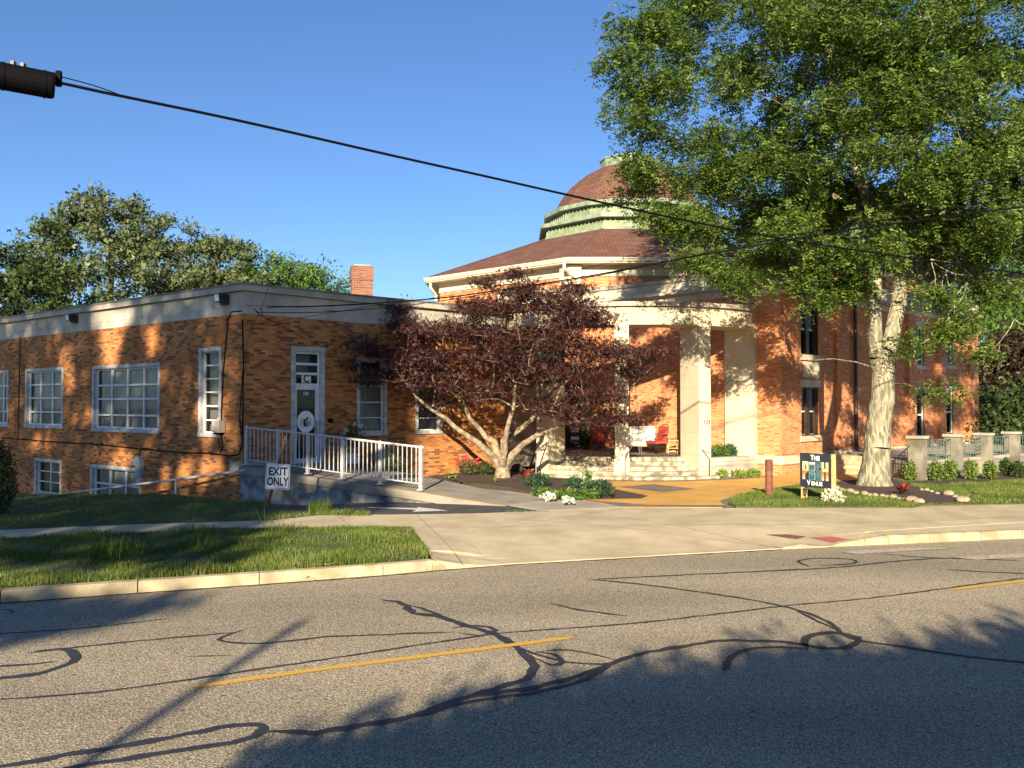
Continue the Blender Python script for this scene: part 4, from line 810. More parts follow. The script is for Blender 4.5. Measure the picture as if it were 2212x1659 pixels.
for s in seg:
    p = rp_(s); b = bld('post', M['rail'], rl_, lambda q: q.box((p.x, p.y, p.z + .5), (.075, .075, 1.0), -.47)); bld('post_cap', M['rail'], b, lambda q: q.lathe((p.x, p.y, p.z + 1.0), [(.065, 0), (.05, .03), (.0, .09)], 8)); bld('foot_plate', M['rail'], b, lambda q: q.box((p.x, p.y, p.z - .0), (.15, .15, .02), -.47))
nn = Vector((.46, .89, 0)) * .0
tr_ = [rp_(s) + Vector((0, 0, 1.03 if s else 1.01)) for s in (0, .38, 1.015)]
bld('top_rail', M['rail'], rl_, lambda q: q.tube(tr_, .03, 8)); bld('bottom_rail', M['rail'], rl_, lambda q: q.tube([rp_(s) + Vector((0, 0, .14)) for s in (0, .38, 1)], .018, 6))
for a, b in zip(seg, seg[1:]):
    n = max(5, int((rp_(b) - rp_(a)).length / .128))
    for k in range(1, n):
        p = rp_(a + (b - a) * k / n); bld('baluster', M['rail'], rl_, lambda q: q.box((p.x, p.y, p.z + .575), (.019, .019, .87), -.47))
# porch hand rails
def hr(name, pts, m, label, posts=()):
    q = MB(); q.tube(pts, .024, 8)
    o = q.build(name, m); tag(o, label, 'handrail', 'handrails on the porch steps'); return o
hr('porch_handrail', [P(1535, 1035, 27.7), P(1535, 981, 27.7), P(1508, 966, 28.3), P(1489, 953, 28.7), P(1472, 943.5, 29.2)], M['steel'], 'light metal handrail at the right end of the sunny steps')
hr('porch_handrail', [P(1350, 1037, 27.3), P(1350, 984, 27.3), P(1358, 975, 27.9), P(1366, 963, 28.8)], M['steel'], 'metal handrail post in front of the middle portico pier')
hr('porch_handrail', [P(1158, 1026, 27.6), P(1158, 975, 27.6), P(1170, 965, 28.1), P(1194, 946, 29.2)], M['steel'], 'metal handrail behind the maple, left of the shaded steps')
# ------------------------------------------------------------------ terrace with balustrade, side stairs
ter = empty('stone_terrace', (16, 30.5, 0), 'raised stone terrace with pillars and patterned green ironwork along the right facade', 'terrace')
PA = [Vector((13.27, 27.3, 0)), Vector((15.3, 28.9, 0)), Vector((17.0, 30.05, 0)), Vector((18.8, 31.4, 0))]
tf = [(13.1, 27.25), (15.3, 28.95), (17.0, 30.1), (18.95, 31.5), (21.9, 33.8), (24, 38.5), (22.3, 40.1), (13.2, 32.95), (12.7, 30.2)]
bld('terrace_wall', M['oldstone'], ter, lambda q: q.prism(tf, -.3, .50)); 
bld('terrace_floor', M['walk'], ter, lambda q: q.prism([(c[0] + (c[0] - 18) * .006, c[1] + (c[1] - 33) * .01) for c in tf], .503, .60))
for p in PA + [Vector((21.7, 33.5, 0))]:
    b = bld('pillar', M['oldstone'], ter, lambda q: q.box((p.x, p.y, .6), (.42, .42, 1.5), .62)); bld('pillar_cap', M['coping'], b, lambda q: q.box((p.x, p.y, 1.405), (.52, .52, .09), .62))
def iron(a, b, sl=0.):
    d = (b - a).normalized(); a = a + d * .22; b = b - d * .22; L = (b - a).length; q = MB()
    for z in (.74, 1.28): q.tube([a + Vector((0, 0, z)), b + Vector((0, 0, z + sl))], .02, 5)
    n = int(L / .17)
    for k in range(n + 1):
        p = a + d * L * k / n; q.tube([p + Vector((0, 0, .62)), p + Vector((0, 0, 1.28))], .011, 4)
    for k in range(0, n, 2):
        p0, p1 = a + d * L * k / n, a + d * L * min(n, k + 1) / n
        for z in (.88, 1.0, 1.15): q.tube([p0 + Vector((0, 0, z)), p1 + Vector((0, 0, z))], .010, 4)
    q.build('iron_panel', M['giron'], ter)
for a, b in zip(PA, PA[1:]): iron(a, b)
iron(PA[3], Vector((21.7, 33.5, 0)))
st = empty('side_stairs', (12.4, 29.5, 0), 'short flight of pale stone steps behind the big tree, beside the corner of the hall', 'stairs')
for k in range(4): bld('step', M['kerb'], st, lambda q: q.prism([(11.55 + .04 * k, 30.35 + .33 * k), (13.25 + .003 * k, 28.55 + .33 * k), (13.6 + .003 * k, 30.9), (11.9 + .004 * k, 31.75 + .002 * k)], -.3, .15 * (k + 1)))
q = MB(); a, b = Vector((12.25, 26.9, 0)), PA[0] + Vector((-.1, .1, 0))
for z0, z1 in ((.62, 1.22), (.12, .70)): q.tube([a + Vector((0, 0, z0)), b + Vector((0, 0, z1))], .02, 5)
for k in range(8):
    p = a.lerp(b, k / 7); zz = .6 * k / 7; q.tube([p + Vector((0, 0, zz)), p + Vector((0, 0, .62 + zz))], .011, 4)
q.tube([a, a + Vector((0, 0, .68))], .022, 6); q.build('stair_rail', M['iron'], st)
# ------------------------------------------------------------------ signs, bollard, porch things
es = empty('exit_sign', G(578, 1094), 'white square EXIT ONLY sign on a leaning rusty post', 'sign')
b0 = G(578, 1094); t0 = P(617, 942, b0.y); m0 = P(600, 1030, 18.95)
ax = (t0 - b0); bld('post', M['rustd'], es, lambda q: q.tube([b0 - ax * .05, t0], [.035, .03], 4))
sc_ = P(600, 1029.5, b0.y - .07); Sm = Matrix.Rotation(R(1.5), 4, 'Y') @ Matrix.Rotation(R(90), 4, 'X'); Sm.translation = sc_; hw = .28
def rrect(q, m, hx, hy, r, z):
    pts = []
    for cx, cy, a0 in ((hx - r, hy - r, 0), (-hx + r, hy - r, 90), (-hx + r, -hy + r, 180), (hx - r, -hy + r, 270)):
        for k in range(5): t = R(a0 + 22.5 * k); pts.append(m @ Vector((cx + r * math.cos(t), cy + r * math.sin(t), z)))
    return pts
def plate(q, m, hx, hy, r, z0, z1):
    a, b = rrect(q, m, hx, hy, r, z0), rrect(q, m, hx, hy, r, z1); q.poly(b); q.poly(a[::-1])
    for i in range(len(a)): j = (i + 1) % len(a); q.poly([a[i], a[j], b[j], b[i]])
pn = bld('panel', M['signw'], es, lambda q: plate(q, Sm, hw, hw * 1.04, .04, -.004, .004))
def f(q):
    a, b = rrect(q, Sm, hw - .015, hw * 1.04 - .015, .035, .0052), rrect(q, Sm, hw - .027, hw * 1.04 - .027, .028, .0052)
    for i in range(len(a)): j = (i + 1) % len(a); q.poly([a[i], a[j], b[j], b[i]])
bld('border', M['ink'], pn, f)
textmesh('EXIT', .26, Sm @ Matrix.Translation((0, .11, .0055)), .001, .008, sx=.82).build('lettering', M['ink'], pn); textmesh('ONLY', .26, Sm @ Matrix.Translation((0, -.122, .0055)), .001, .008, sx=.70).build('lettering', M['ink'], pn)
for y in (.25, -.25): bld('bolt', M['ink'], pn, lambda q: q.lathe(Sm @ Vector((0, y, .008)), [(.0, -.004), (.014, 0), (0, .006)], 8))
A_, B_ = G(1729, 1077), G(1783, 1084); A_ = Vector((7.17, 20.75, zf(7.17, 20.75))); B_ = Vector((7.66, 20.05, zf(7.66, 20.05)))
vs = empty('venue_sign', A_, 'black panel sign reading THE POSH VENUE on two yellow wood posts', 'sign')
WS = Wall((A_.x, A_.y), (B_.x, B_.y)); Ls = WS.L; zt_, zb_ = P(1106, 979.5, 20.4).z, P(1106, 1053.5, 20.4).z
bld('post', M['wood'], vs, lambda q: WS.wb(q, 0, .09, 0, zt_ - .03, -.14, -.012)); bld('post', M['wood'], vs, lambda q: WS.wb(q, Ls - .05, Ls + .04, -.02, zt_, -.14, -.012))
pn = bld('panel', M['navy'], vs, lambda q: WS.wb(q, -.01, Ls, zb_, zt_, -.011, .01))
H_ = zt_ - zb_; mm = lambda u, z, o=.0115: wm(WS, u, z, o)
textmesh('T', .175, mm(Ls * .405, zt_ - H_ * .135), .002, .006, sx=.85).build('lettering', M['signw'], pn); textmesh('HE', .145, mm(Ls * .555, zt_ - H_ * .145), .002, .006, sx=.85).build('lettering', M['signw'], pn)
textmesh('V', .17, mm(Ls * .28, zb_ + H_ * .125), .002, .003, sx=.85).build('lettering', M['signw'], pn); textmesh('ENUE', .14, mm(Ls * .55, zb_ + H_ * .115), .002, .002, sx=.9).build('lettering', M['signw'], pn)
Lm = mm(Ls * .50, zb_ + H_ * .225) @ Matrix.Diagonal((Ls * .655, H_ * .53, 1, 1)) @ Matrix.Translation((-.645, 0, 0))
for k, n_ in (('P', 'letter_p'), ('H', 'letter_h')): bld(n_, M['grad'], pn, lambda q: glyph(q, k, Lm))
bld('macron', M['cloth'], pn, lambda q: glyph(q, 'B', Lm))
for k, n_ in (('O', 'letter_o'), ('S', 'letter_s')):
    o_ = bld(n_, M['teal'], pn, lambda q: glyph(q, k, Lm)); out = LET[k][0]; q = MB()
    for a, b in zip(out, out[1:] + out[:1]): q.tube([Lm @ Vector((*a, .005)), Lm @ Vector((*b, .005))], .004, 4)
    q.build('outline', M['tealedge'], pn)
q = MB()
for pts in ([(.37, .46), (.42, .52), (.47, .60), (.55, .58), (.58, .50), (.53, .46), (.60, .42), (.57, .34), (.52, .28), (.49, .22), (.47, .30), (.52, .36), (.44, .38), (.46, .46)], [(.38, .44), (.36, .40), (.44, .34), (.48, .40)], [(.45, .50), (.52, .52), (.50, .44)]):
    for a, b in zip(pts, pts[1:]): q.tube([Lm @ Vector((*a, .006)), Lm @ Vector((*b, .006))], .0035, 4)
q.build('flower_emblem', M['tealedge'], pn)
bp_ = G(1661.5, 1072); bo = empty('rusty_bollard', bp_, 'round rust brown steel bollard in the grass left of the venue sign', 'bollard')
bld('body', M['rust'], bo, lambda q: q.lathe(bp_, [(.096, -.1), (.096, .93), (.085, .945), (0, .945)], 20), smooth=False)
bld('grille', M['rustd'], bo, lambda q: [q.lathe(bp_ + Vector((0, 0, .66 + .032 * k)), [(.0965, 0), (.1005, .006), (.0965, .012)], 20) for k in range(8)])
# cross-back chair
def chair(loc, rz, label, base='legs'):
    c = empty('patio_chair', (0, 0, 0), label, 'chair', 'red cushioned patio chairs')
    q = MB(); q.box((0, 0, .42), (.56, .56, .09)); q.build('seat_cushion', M['redm'], c, bevel=.02)
    m = Matrix.Translation((0, -.29, .72)) @ Matrix.Rotation(R(13), 4, 'X'); q = MB(); q.box((0, .03, 0), (.50, .08, .56), mtx=m @ Matrix.Translation((0, .05, 0))); q.build('back_cushion', M['redm'], c, bevel=.02)
    q = MB(); q.tube([m @ Vector(p) for p in ((-.27, 0, -.36), (-.27, 0, .22), (-.2, 0, .33), (0, 0, .37), (.2, 0, .33), (.27, 0, .22), (.27, 0, -.36))], .018, 6)
    for a, b in (((-.25, 0, -.28), (.25, 0, .28)), ((.25, 0, -.28), (-.25, 0, .28)), ((-.26, 0, -.3), (.26, 0, -.3)), ((-.1, 0, -.02), (0, 0, .1)), ((0, 0, .1), (.1, 0, -.02)), ((-.1, 0, -.02), (0, 0, -.14)), ((0, 0, -.14), (.1, 0, -.02))): q.tube([m @ Vector(a), m @ Vector(b)], .012, 5)
    q.build('back_frame', M['iron'], c)
    for s in (-1, 1): bld('armrest', M['iron'], c, lambda q: q.tube([(s * .29, -.28, .70), (s * .31, -.1, .68), (s * .32, .15, .66), (s * .31, .27, .60), (s * .3, .28, .45)], .018, 6))
    if base == 'legs':
        for s in (-1, 1): bld('leg', M['iron'], c, lambda q: q.tube([(s * .28, .26, .42), (s * .27, .2, .2), (s * .27, -.02, .14), (s * .27, -.25, .03), (s * .27, .05, .012), (s * .27, .3, .02)], .016, 6))
        bld('spring', M['iron'], c, lambda q: q.box((0, 0, .26), (.5, .3, .05)))
    else: bld('swivel_base', M['iron'], c, lambda q: (q.tube([(0, 0, .38), (0, 0, .08)], .03, 8), [q.tube([(0, 0, .16), (.16 * math.cos(t), .16 * math.sin(t), .1), (.28 * math.cos(t), .28 * math.sin(t), .02)], .015, 5) for t in (0.3, 1.87, 3.44, 5.0)]))
    c.location = loc; c.rotation_euler.z = rz; return c
chair((5.38, 31.0, .655), R(128 - 15), 'red cushioned patio chair with crossed back, in the sun beside the white loveseat')
chair((3.48, 32.8, .655), R(205), 'red cushioned swivel chair with crossed back, in the shade near the entrance door', 'swivel')
ls = empty('loveseat', (4.85, 31.85, .655), 'cream cushioned loveseat against the porch wall', 'loveseat')
for x in (-.32, .32):
    m = Matrix.Translation((4.85 + x, 31.98, 1.27)) @ Matrix.Rotation(R(-10), 4, 'X'); b = MB(); b.box((0, 0, 0), (.61, .17, .72), mtx=m); b.build('back_cushion', M['cloth'], ls, bevel=.06)
    m = Matrix.Translation((4.85 + x, 31.65, 1.02)); b = MB(); b.box((0, 0, 0), (.61, .56, .13), mtx=m); b.build('seat_cushion', M['cloth'], ls, bevel=.04)
bld('frame', M['wood'], ls, lambda q: (q.box((4.85, 31.7, .92), (1.36, .66, .05)), [q.box((4.85 + s * .67, 31.68, 1.2), (.05, .62, .04)) for s in (-1, 1)], [q.box((4.85 + s * .66, 31.68 + t * .28, .95), (.05, .05, .56)) for s in (-1, 1) for t in (-1, 1)]))
tb = empty('glass_table', (4.25, 30.3, .655), 'small metal porch table in front of the loveseat', 'table')
bld('tabletop', M['glassd'], tb, lambda q: q.box((4.3, 30.35, 1.17), (.72, .5, .012))); bld('rim', M['steel'], tb, lambda q: q.tube([(3.94, 30.1, 1.17), (4.66, 30.1, 1.17), (4.66, 30.6, 1.17), (3.94, 30.6, 1.17), (3.94, 30.1, 1.17)], .014, 5))
for x, y in ((3.97, 30.12), (4.63, 30.12), (4.63, 30.58), (3.97, 30.58)): bld('leg', M['steel'], tb, lambda q: q.tube([(x, y, 1.17), (x + (x - 4.3) * .15, y, .66)], .013, 5))
sb = empty('side_table', (5.95, 31.0, .655), 'small weathered wooden side table right of the sunny red chair', 'table')
bld('tabletop', M['wood'], sb, lambda q: [q.box((5.98, 30.86 + .08 * k, 1.14), (.42, .065, .02)) for k in range(5)])
for s in (-1, 1):
    for t in (-1, 1): bld('leg', M['wood'], sb, lambda q: q.tube([(5.98 + s * .16, 31.02 + t * .13, 1.13), (5.98 + s * .20, 31.02 + t * .16, .66)], .018, 4))
bld('shelf', M['wood'], sb, lambda q: q.box((5.98, 31.02, .85), (.34, .3, .02)))
# solar lanterns
def lantern(p, label):
    c = empty('garden_lantern', p, label, 'lantern', 'small solar lanterns')
    bld('stake', M['black'], c, lambda q: q.tube([p, p + Vector((0, 0, .12))], .008, 5)); bld('glass', M['glass'], c, lambda q: q.lathe(p + Vector((0, 0, .12)), [(.028, 0), (.034, .12), (.026, .14)], 8)); bld('cap', M['bronze'], c, lambda q: (q.lathe(p + Vector((0, 0, .255)), [(.05, 0), (.045, .02), (0, .035)], 8), [q.tube([p + Vector((.036 * math.cos(t), .036 * math.sin(t), .12)), p + Vector((.036 * math.cos(t), .036 * math.sin(t), .26))], .004, 3) for t in (0, 1.57, 3.14, 4.71)], q.lathe(p + Vector((0, 0, .11)), [(0, 0), (.036, 0), (.036, .012), (0, .012)], 8)))
for px, py, lb in ((1322, 1077, 'small solar garden lantern at the tip of the mulch bed on the yellow paving'), (1297, 1077, 'small solar garden lantern in front of the rightmost round conifer'), (1200, 1078, 'small dark solar garden lantern among the white flowers near the walkway'), (1740, 1078, 'small dark lantern on the grass at the left post of the venue sign')): lantern(G(px, py, .02), lb)
# rocks round the tree bed
rk = [(700, 568), (745, 577), (778, 583), (815, 592), (860, 602), (930, 610), (972, 618), (1015, 621), (1070, 624), (1110, 635), (1160, 640), (1205, 650), (1255, 655), (1310, 666), (1365, 676), (1390, 576), (1430, 579), (1468, 590), (1515, 605), (1605, 614), (1660, 632), (1690, 645), (1722, 667)]
ORD = 'first second third fourth fifth sixth seventh eighth ninth tenth eleventh twelfth thirteenth fourteenth fifteenth'.split()
big = {0: 1.3, 3: 1.3, 5: 1.1, 13: 1.5, 14: 1.4, 19: 1.6, 22: 1.7, 10: 1.15}
for i, (cx, cy) in enumerate(rk):
    p = G(1618.4 + .2683 * cx, 905.2 + .2683 * cy, .03); s = .085 * big.get(i, random.uniform(.7, .95)); q = MB(); q.ball(p + Vector((0, 0, s * .35)), (s * random.uniform(1, 1.35), s, s * random.uniform(.62, .8)), 9, 6, .09, random.uniform(0, 3))
    o = q.build('border_rock', M['rock'], smooth=True); tag(o, ('%s rock, %s from the left on the %s edge of the tree bed' % ('large' if big.get(i, 1) > 1.2 else 'small', ORD[i if i < 15 else i - 15], 'front' if i < 15 else 'rear right')), 'rock', 'rocks edging the tree bed')
for (px, py, s, m_, lb) in ((1001, 1018, .24, 'drock', 'dark round boulder in the maple bed behind the hosta'), (962, 1022, .25, 'rock', 'tan boulder in the maple bed near the ramp end'), (1118, 1028, .2, 'drock', 'low dark rock right of the maple trunk')):
    p = G(px, py); p.z = bedz(p.x, p.y); q = MB(); q.ball(p + Vector((0, 0, s * .5)), (s * 1.15, s, s * .85), 10, 7, .06); tag(q.build('boulder', M[m_], smooth=True), lb, 'rock')
# bark pieces on the kerb
for (x0, y0, x1, y1, lb) in ((668, 1224, 712, 1221, 'long pale piece of bark lying on the kerb top'), (714, 1220, 735, 1219, 'short pale piece of bark next to the long one'), (770, 1216, 792, 1208, 'curled dark stick at the kerb near the driveway')):
    a, b = P(x0, y0, G(x0, y0).y), P(x1, y1, G(x1, y1).y); a, b = G(x0, y0 - 2, .02), G(x1, y1 - 2, .03); q = MB(); q.tube([a, a.lerp(b, .4) + Vector((.01, .03, .015)), b], [.014, .024, .012], 5, squash=.5); tag(q.build('bark_piece', M['wood'] if 'pale' in lb else M['dbark']), lb, 'debris')

# ------------------------------------------------------------------ vegetation tools
def unit(a): return a / np.maximum(np.linalg.norm(a, axis=-1, keepdims=True), 1e-9)
def fronds(P_, D_, L, n, lw, ll, droop=.5):
    """pinnate sprays: P_ base, D_ direction, n leaflet pairs"""
    N_ = len(P_); D_ = unit(D_); up = np.array([0, 0, 1.]); S_ = unit(np.cross(D_, up) + rng.normal(0, .25, (N_, 3))); U_ = np.cross(S_, D_)
    V, Rn = [], []; base = rng.random(N_)
    for k in range(n):
        t = (k + .6) / n; c = P_ + D_ * (L[:, None] * t) - up * (L[:, None] * droop * t * t)
        ax = unit(D_ - up * (2 * droop * t))
        for sgn in (-1, 1):
            o = unit(S_ * sgn + ax * .45 - up * .15 + rng.normal(0, .22, (N_, 3))); w_ = unit(np.cross(o, U_) + rng.normal(0, .35, (N_, 3)))
            l_ = ll * (1.15 - .5 * t) * (.8 + .4 * rng.random((N_, 1)))
            V.append(np.stack([c, c + o * l_ * .5 + w_ * lw / 2, c + o * l_, c + o * l_ * .5 - w_ * lw / 2], 1)); Rn.append(np.clip(base + rng.normal(0, .12, N_), 0, 1))
    V = np.concatenate(V).reshape(-1, 3); Fq = np.arange(len(V)).reshape(-1, 4); return V, Fq, np.concatenate(Rn)
def leaves(P_, size, lobes=1, flatn=None, asp=.55, up=.6):
    N_ = len(P_); nrm = unit(rng.normal(0, 1, (N_, 3)) * np.array([1, 1, .8]) + np.array([0, -.1, up])); a = unit(np.cross(nrm, rng.normal(0, 1, (N_, 3)))); b = np.cross(nrm, a); s = size * (.65 + .7 * rng.random((N_, 1)))
    V, Rn = [], []; base = rng.random(N_)
    for k in range(lobes):
        t = (k - (lobes - 1) / 2) * 1.05 if lobes > 1 else 0; d = a * math.cos(t) + b * math.sin(t); e = -a * math.sin(t) + b * math.cos(t); l_ = s * (1 if k == lobes // 2 else .85)
        V.append(np.stack([P_, P_ + d * l_ * .5 + e * l_ * asp / 2, P_ + d * l_ - nrm * l_ * .15, P_ + d * l_ * .5 - e * l_ * asp / 2], 1)); Rn.append(base)
    V = np.concatenate(V).reshape(-1, 3); return V, np.arange(len(V)).reshape(-1, 4), np.concatenate(Rn)
class Skel:
    def __init__(s): s.p = []; s.par = []; s.r = []; s.fix = []
    def add(s, p, par, r=0.): s.p.append(np.array(p, float)); s.par.append(par); s.r.append(r); s.fix.append(r > 0); return len(s.p) - 1
    def limb(s, pts, rad, par=-1, step=.5):
        i = par; pts = [np.array(p, float) for p in pts]
        for k, p in enumerate(pts):
            if k == 0: i = s.add(p, par, rad[0]) if par < 0 else par; last = pts[0] if par < 0 else s.p[par]; continue
            n = max(1, int(np.linalg.norm(p - last) / step)); st = last.copy()
            for j in range(1, n + 1):
                t = j / n; q = st + (p - st) * t + (rng.normal(0, .02, 3) if j < n else 0); i = s.add(q, i, rad[k - 1] + (rad[k] - rad[k - 1]) * t)
            last = p
        return i
    def grow(s, targets, root, sag=.12, step=.45, bias=.35, tip=.008, ex=2.3, cap=None):
        T = np.asarray(targets); root = np.asarray(root); T = T[np.argsort(np.linalg.norm(T - root, axis=1))]; tips = []
        rd = [np.linalg.norm(p - root) for p in s.p]; ok = [k for k in range(len(s.p))]; A = np.zeros((len(s.p) + len(T) * 14, 3)); n0 = len(s.p); A[:n0] = np.array(s.p); Rd = np.zeros(len(A)); Rd[:n0] = rd; lowcut = s.p[0][2] + 1.
        for t in T:
            n = len(s.p); d = np.linalg.norm(A[:n] - t, axis=1) + bias * Rd[:n] * .3 + np.where(Rd[:n] > np.linalg.norm(t - root) + .3, 3, 0); i = int(np.argmin(d)); a = A[i]; L = np.linalg.norm(t - a); k = min(12, max(1, int(L / step)))
            par = i
            for j in range(1, k + 1):
                u = j / k; q = a + (t - a) * u + np.array([0, 0, 1]) * L * sag * 4 * u * (1 - u) * .5 + (rng.normal(0, .035 * step * 2, 3) if j < k else 0)
                par = s.add(q, par); A[par] = q; Rd[par] = np.linalg.norm(q - root)
            tips.append(par)
        acc = np.zeros(len(s.p)); ch = np.zeros(len(s.p), int)
        for i in range(len(s.p) - 1, 0, -1):
            if acc[i] == 0: acc[i] = tip ** ex
            if s.par[i] >= 0: acc[s.par[i]] += acc[i]
        for i in range(len(s.p)):
            if not s.fix[i]:
                s.r[i] = acc[i] ** (1 / ex)
                if s.par[i] >= 0: s.r[i] = min(s.r[i], s.r[s.par[i]] * .92)
        return tips
    def mesh(s, name, m, parent, n=6, rmin=0., lim=None):
        pos = np.array(s.p); V, Fq = [], []; c = 0
        idx = [i for i in range(len(s.p)) if s.par[i] >= 0 and s.r[i] > rmin]
        for i in idx:
            a, b = pos[s.par[i]], pos[i]; ra, rb = s.r[s.par[i]], s.r[i]; ra = min(ra, rb * 1.35) if not s.fix[i] else ra; k = n if rb > .02 else 4 if rb > .008 else 3
            if rb > .12: k = 14
            d = b - a; L = np.linalg.norm(d)
            if L < 1e-5: continue
            d = d / L; h = np.array([0, 0, 1.]) if abs(d[2]) < .9 else np.array([0, 1., 0]); e = np.cross(d, h); e /= np.linalg.norm(e); g = np.cross(d, e); t = np.arange(k) * 2 * math.pi / k
            if abs(d[2]) > .9: pass
            cs = e[None] * np.cos(t)[:, None] + g[None] * np.sin(t)[:, None]; b2 = b + d * rb * .25
            V.append(a + cs * ra); V.append(b2 + cs * rb)
            for j in range(k): j2 = (j + 1) % k; Fq.append((c + j, c + j2, c + k + j2, c + k + j))
            c += 2 * k
        o = npmesh(name, np.concatenate(V), Fq, [m], parent); o.data.polygons.foreach_set('use_smooth', [True] * len(Fq)); return o
def blob(c, r3, n, shell=.55):
    d = unit(rng.normal(0, 1, (n, 3))); rad = (shell + (1 - shell) * rng.random((n, 1)) ** .6); return np.array(c) + d * rad * np.array(r3)
LM = {'locust': leafmat('locust_leaf', [(.04, .085, .014), (.075, .135, .020), (.115, .185, .028), (.18, .25, .045)], .4), 'maple': leafmat('purple_maple_leaf', [(.022, .0075, .0075), (.037, .012, .011), (.056, .018, .015), (.088, .031, .023)], .16),
      'beech': leafmat('beech_leaf', [(.022, .014, .009), (.042, .024, .014), (.06, .04, .02)], .2),
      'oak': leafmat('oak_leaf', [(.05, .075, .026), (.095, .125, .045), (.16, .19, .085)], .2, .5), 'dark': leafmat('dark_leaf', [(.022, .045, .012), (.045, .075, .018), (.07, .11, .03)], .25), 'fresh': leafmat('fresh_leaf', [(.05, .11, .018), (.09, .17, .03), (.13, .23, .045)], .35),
      'grass': leafmat('grass_blade', [(.045, .08, .012), (.08, .135, .018), (.125, .185, .028), (.19, .22, .05), (.30, .25, .11)], .3, .6), 'conifer': leafmat('blue_green_needles', [(.018, .045, .022), (.035, .08, .038), (.06, .12, .055)], .1), 'lime': leafmat('lime_leaf', [(.10, .17, .02), (.20, .28, .045), (.33, .36, .10)], .3),
      'yew': leafmat('yellow_green_shrub', [(.05, .09, .012), (.10, .16, .02), (.19, .26, .05)], .2), 'redl': leafmat('red_blade', [(.10, .014, .016), (.28, .035, .03), (.42, .13, .10)], .25), 'white': leafmat('white_petal', [(.50, .50, .42), (.66, .66, .58)], .2), 'redf': leafmat('red_petal', [(.50, .03, .03), (.65, .09, .09)], .2), 'cream': leafmat('cream_leaf', [(.55, .52, .34), (.75, .72, .55)], .3), 'banana': leafmat('banana_leaf', [(.035, .085, .02), (.06, .13, .03)], .35)}
def clump(name, c, r3, n, size, m, label, cat, group=None, lobes=1, asp=.5, shell=.35, stems=True, half=True, up=.4, extra=None):
    c = Vector(c); o = empty(name, c, label, cat, group); pts = blob(c + Vector((0, 0, r3[2] * (.95 if half else 0))), r3, n, shell)
    pts = pts[pts[:, 2] > c.z + .01]; V, Fq, rn = leaves(pts, size, lobes, asp=asp, up=up); npmesh('foliage', V, Fq, [LM[m]], o, rn)
    if stems:
        q = MB()
        for k in range(5): t = k * 1.26; q.tube([c - Vector((0, 0, .03)), c + Vector((math.cos(t) * r3[0] * .45, math.sin(t) * r3[1] * .45, r3[2] * 1.1))], [.012, .005], 4)
        q.build('stem', M['dbark'], o)
    return o
def rosette(name, c, n, L, w, m, label, cat, group=None, tilt=(.3, 1.1), arch=.5):
    c = np.array(c); V = []; Fq = []; rn = []
    for k in range(n):
        a = rng.random() * 2 * math.pi; e = rng.uniform(*tilt); l_ = L * rng.uniform(.7, 1.1); d = np.array([math.cos(a) * math.cos(e), math.sin(a) * math.cos(e), math.sin(e)]); s = np.array([-math.sin(a), math.cos(a), 0]); prev = None; r_ = rng.random()
        for j in range(5):
            t = j / 4; p = c + d * l_ * t - np.array([0, 0, 1]) * l_ * arch * t * t; ww = w * math.sin(math.pi * min(.98, .12 + .88 * t)) ; i = len(V); V += [p + s * ww / 2, p - s * ww / 2]
            if j: Fq.append((i - 2, i - 1, i + 1, i)); rn.append(r_)
    o = npmesh(name, V, Fq, [LM[m]], None, rn, orig=Vector(c)); return tag(o, label, cat, group)
# ------------------------------------------------------------------ small plants
for (px, py, rr, lb) in ((1162, 1058, .40, 'left'), (1242, 1060, .31, 'middle'), (1297, 1072, .36, 'right')):
    p = G(px, py, .02); clump('round_conifer', p, (rr, rr, rr * .62), 1500, .10, 'conifer', {'left': 'round blue green conifer in the mulch bed in front of the red bladed plant', 'middle': 'smallest of the three round blue green conifers, between the white flowers', 'right': 'round blue green conifer beside the white roses at the tip of the bed'}[lb], 'shrub', 'round conifers in the mulch bed', asp=.22, up=.9)
def ab(px, py): p = G(px, py); p.z = bedz(p.x, p.y); return p
clump('juniper_shrub', ab(955, 1012), (.62, .5, .42), 1900, .11, 'dark', 'dark green spreading shrub right of the ramp railing end', 'shrub', asp=.25)
clump('juniper_shrub', ab(985, 1006), (.55, .5, .45), 1700, .10, 'fresh', 'bright green feathery shrub above the boulders in the maple bed', 'shrub', asp=.25)
clump('juniper_shrub', ab(1040, 1016), (.8, .6, .52), 2600, .11, 'dark', 'wide dark shrub behind the red flowers left of the maple trunk', 'shrub', asp=.25)
clump('juniper_shrub', ab(1135, 1012), (.62, .45, .6), 1900, .11, 'dark', 'dark shrub right of the maple trunk beside the portico pier', 'shrub', asp=.25)
clump('juniper_shrub', ab(1046, 1036), (.28, .28, .22), 700, .09, 'dark', 'small dark green shrub just left of the maple trunk', 'shrub', asp=.25)
def flowers(name, o, pts, r_, m, cat=None):
    V, Fq, rn = leaves(np.repeat(pts, 9, 0) + rng.normal(0, r_ * .35, (len(pts) * 9, 3)), r_ * 1.3, 1, asp=.9, up=.3); npmesh(name, V, Fq, [LM[m]], o, rn)
o = clump('red_flower_bush', ab(1012, 1036), (.42, .25, .26), 500, .07, 'dark', 'low bush covered in bright red flowers in the maple bed', 'flowers')
pp_ = ab(1012, 1034); flowers('blossom', o, blob(pp_ + Vector((0, -.1, .36)), (.45, .2, .22), 24, .6), .05, 'redf')
rosette('hosta', ab(978, 1041) + Vector((0, 0, .02)), 38, .34, .13, 'lime', 'green and cream hosta at the left end of the mulch bed', 'hosta', 'hostas in the maple bed', (.4, 1.3), .6)
rosette('hosta', ab(1085, 1041) + Vector((0, 0, .02)), 42, .30, .11, 'lime', 'yellow green hosta at the foot of the maple trunk', 'hosta', 'hostas in the maple bed', (.4, 1.3), .5)
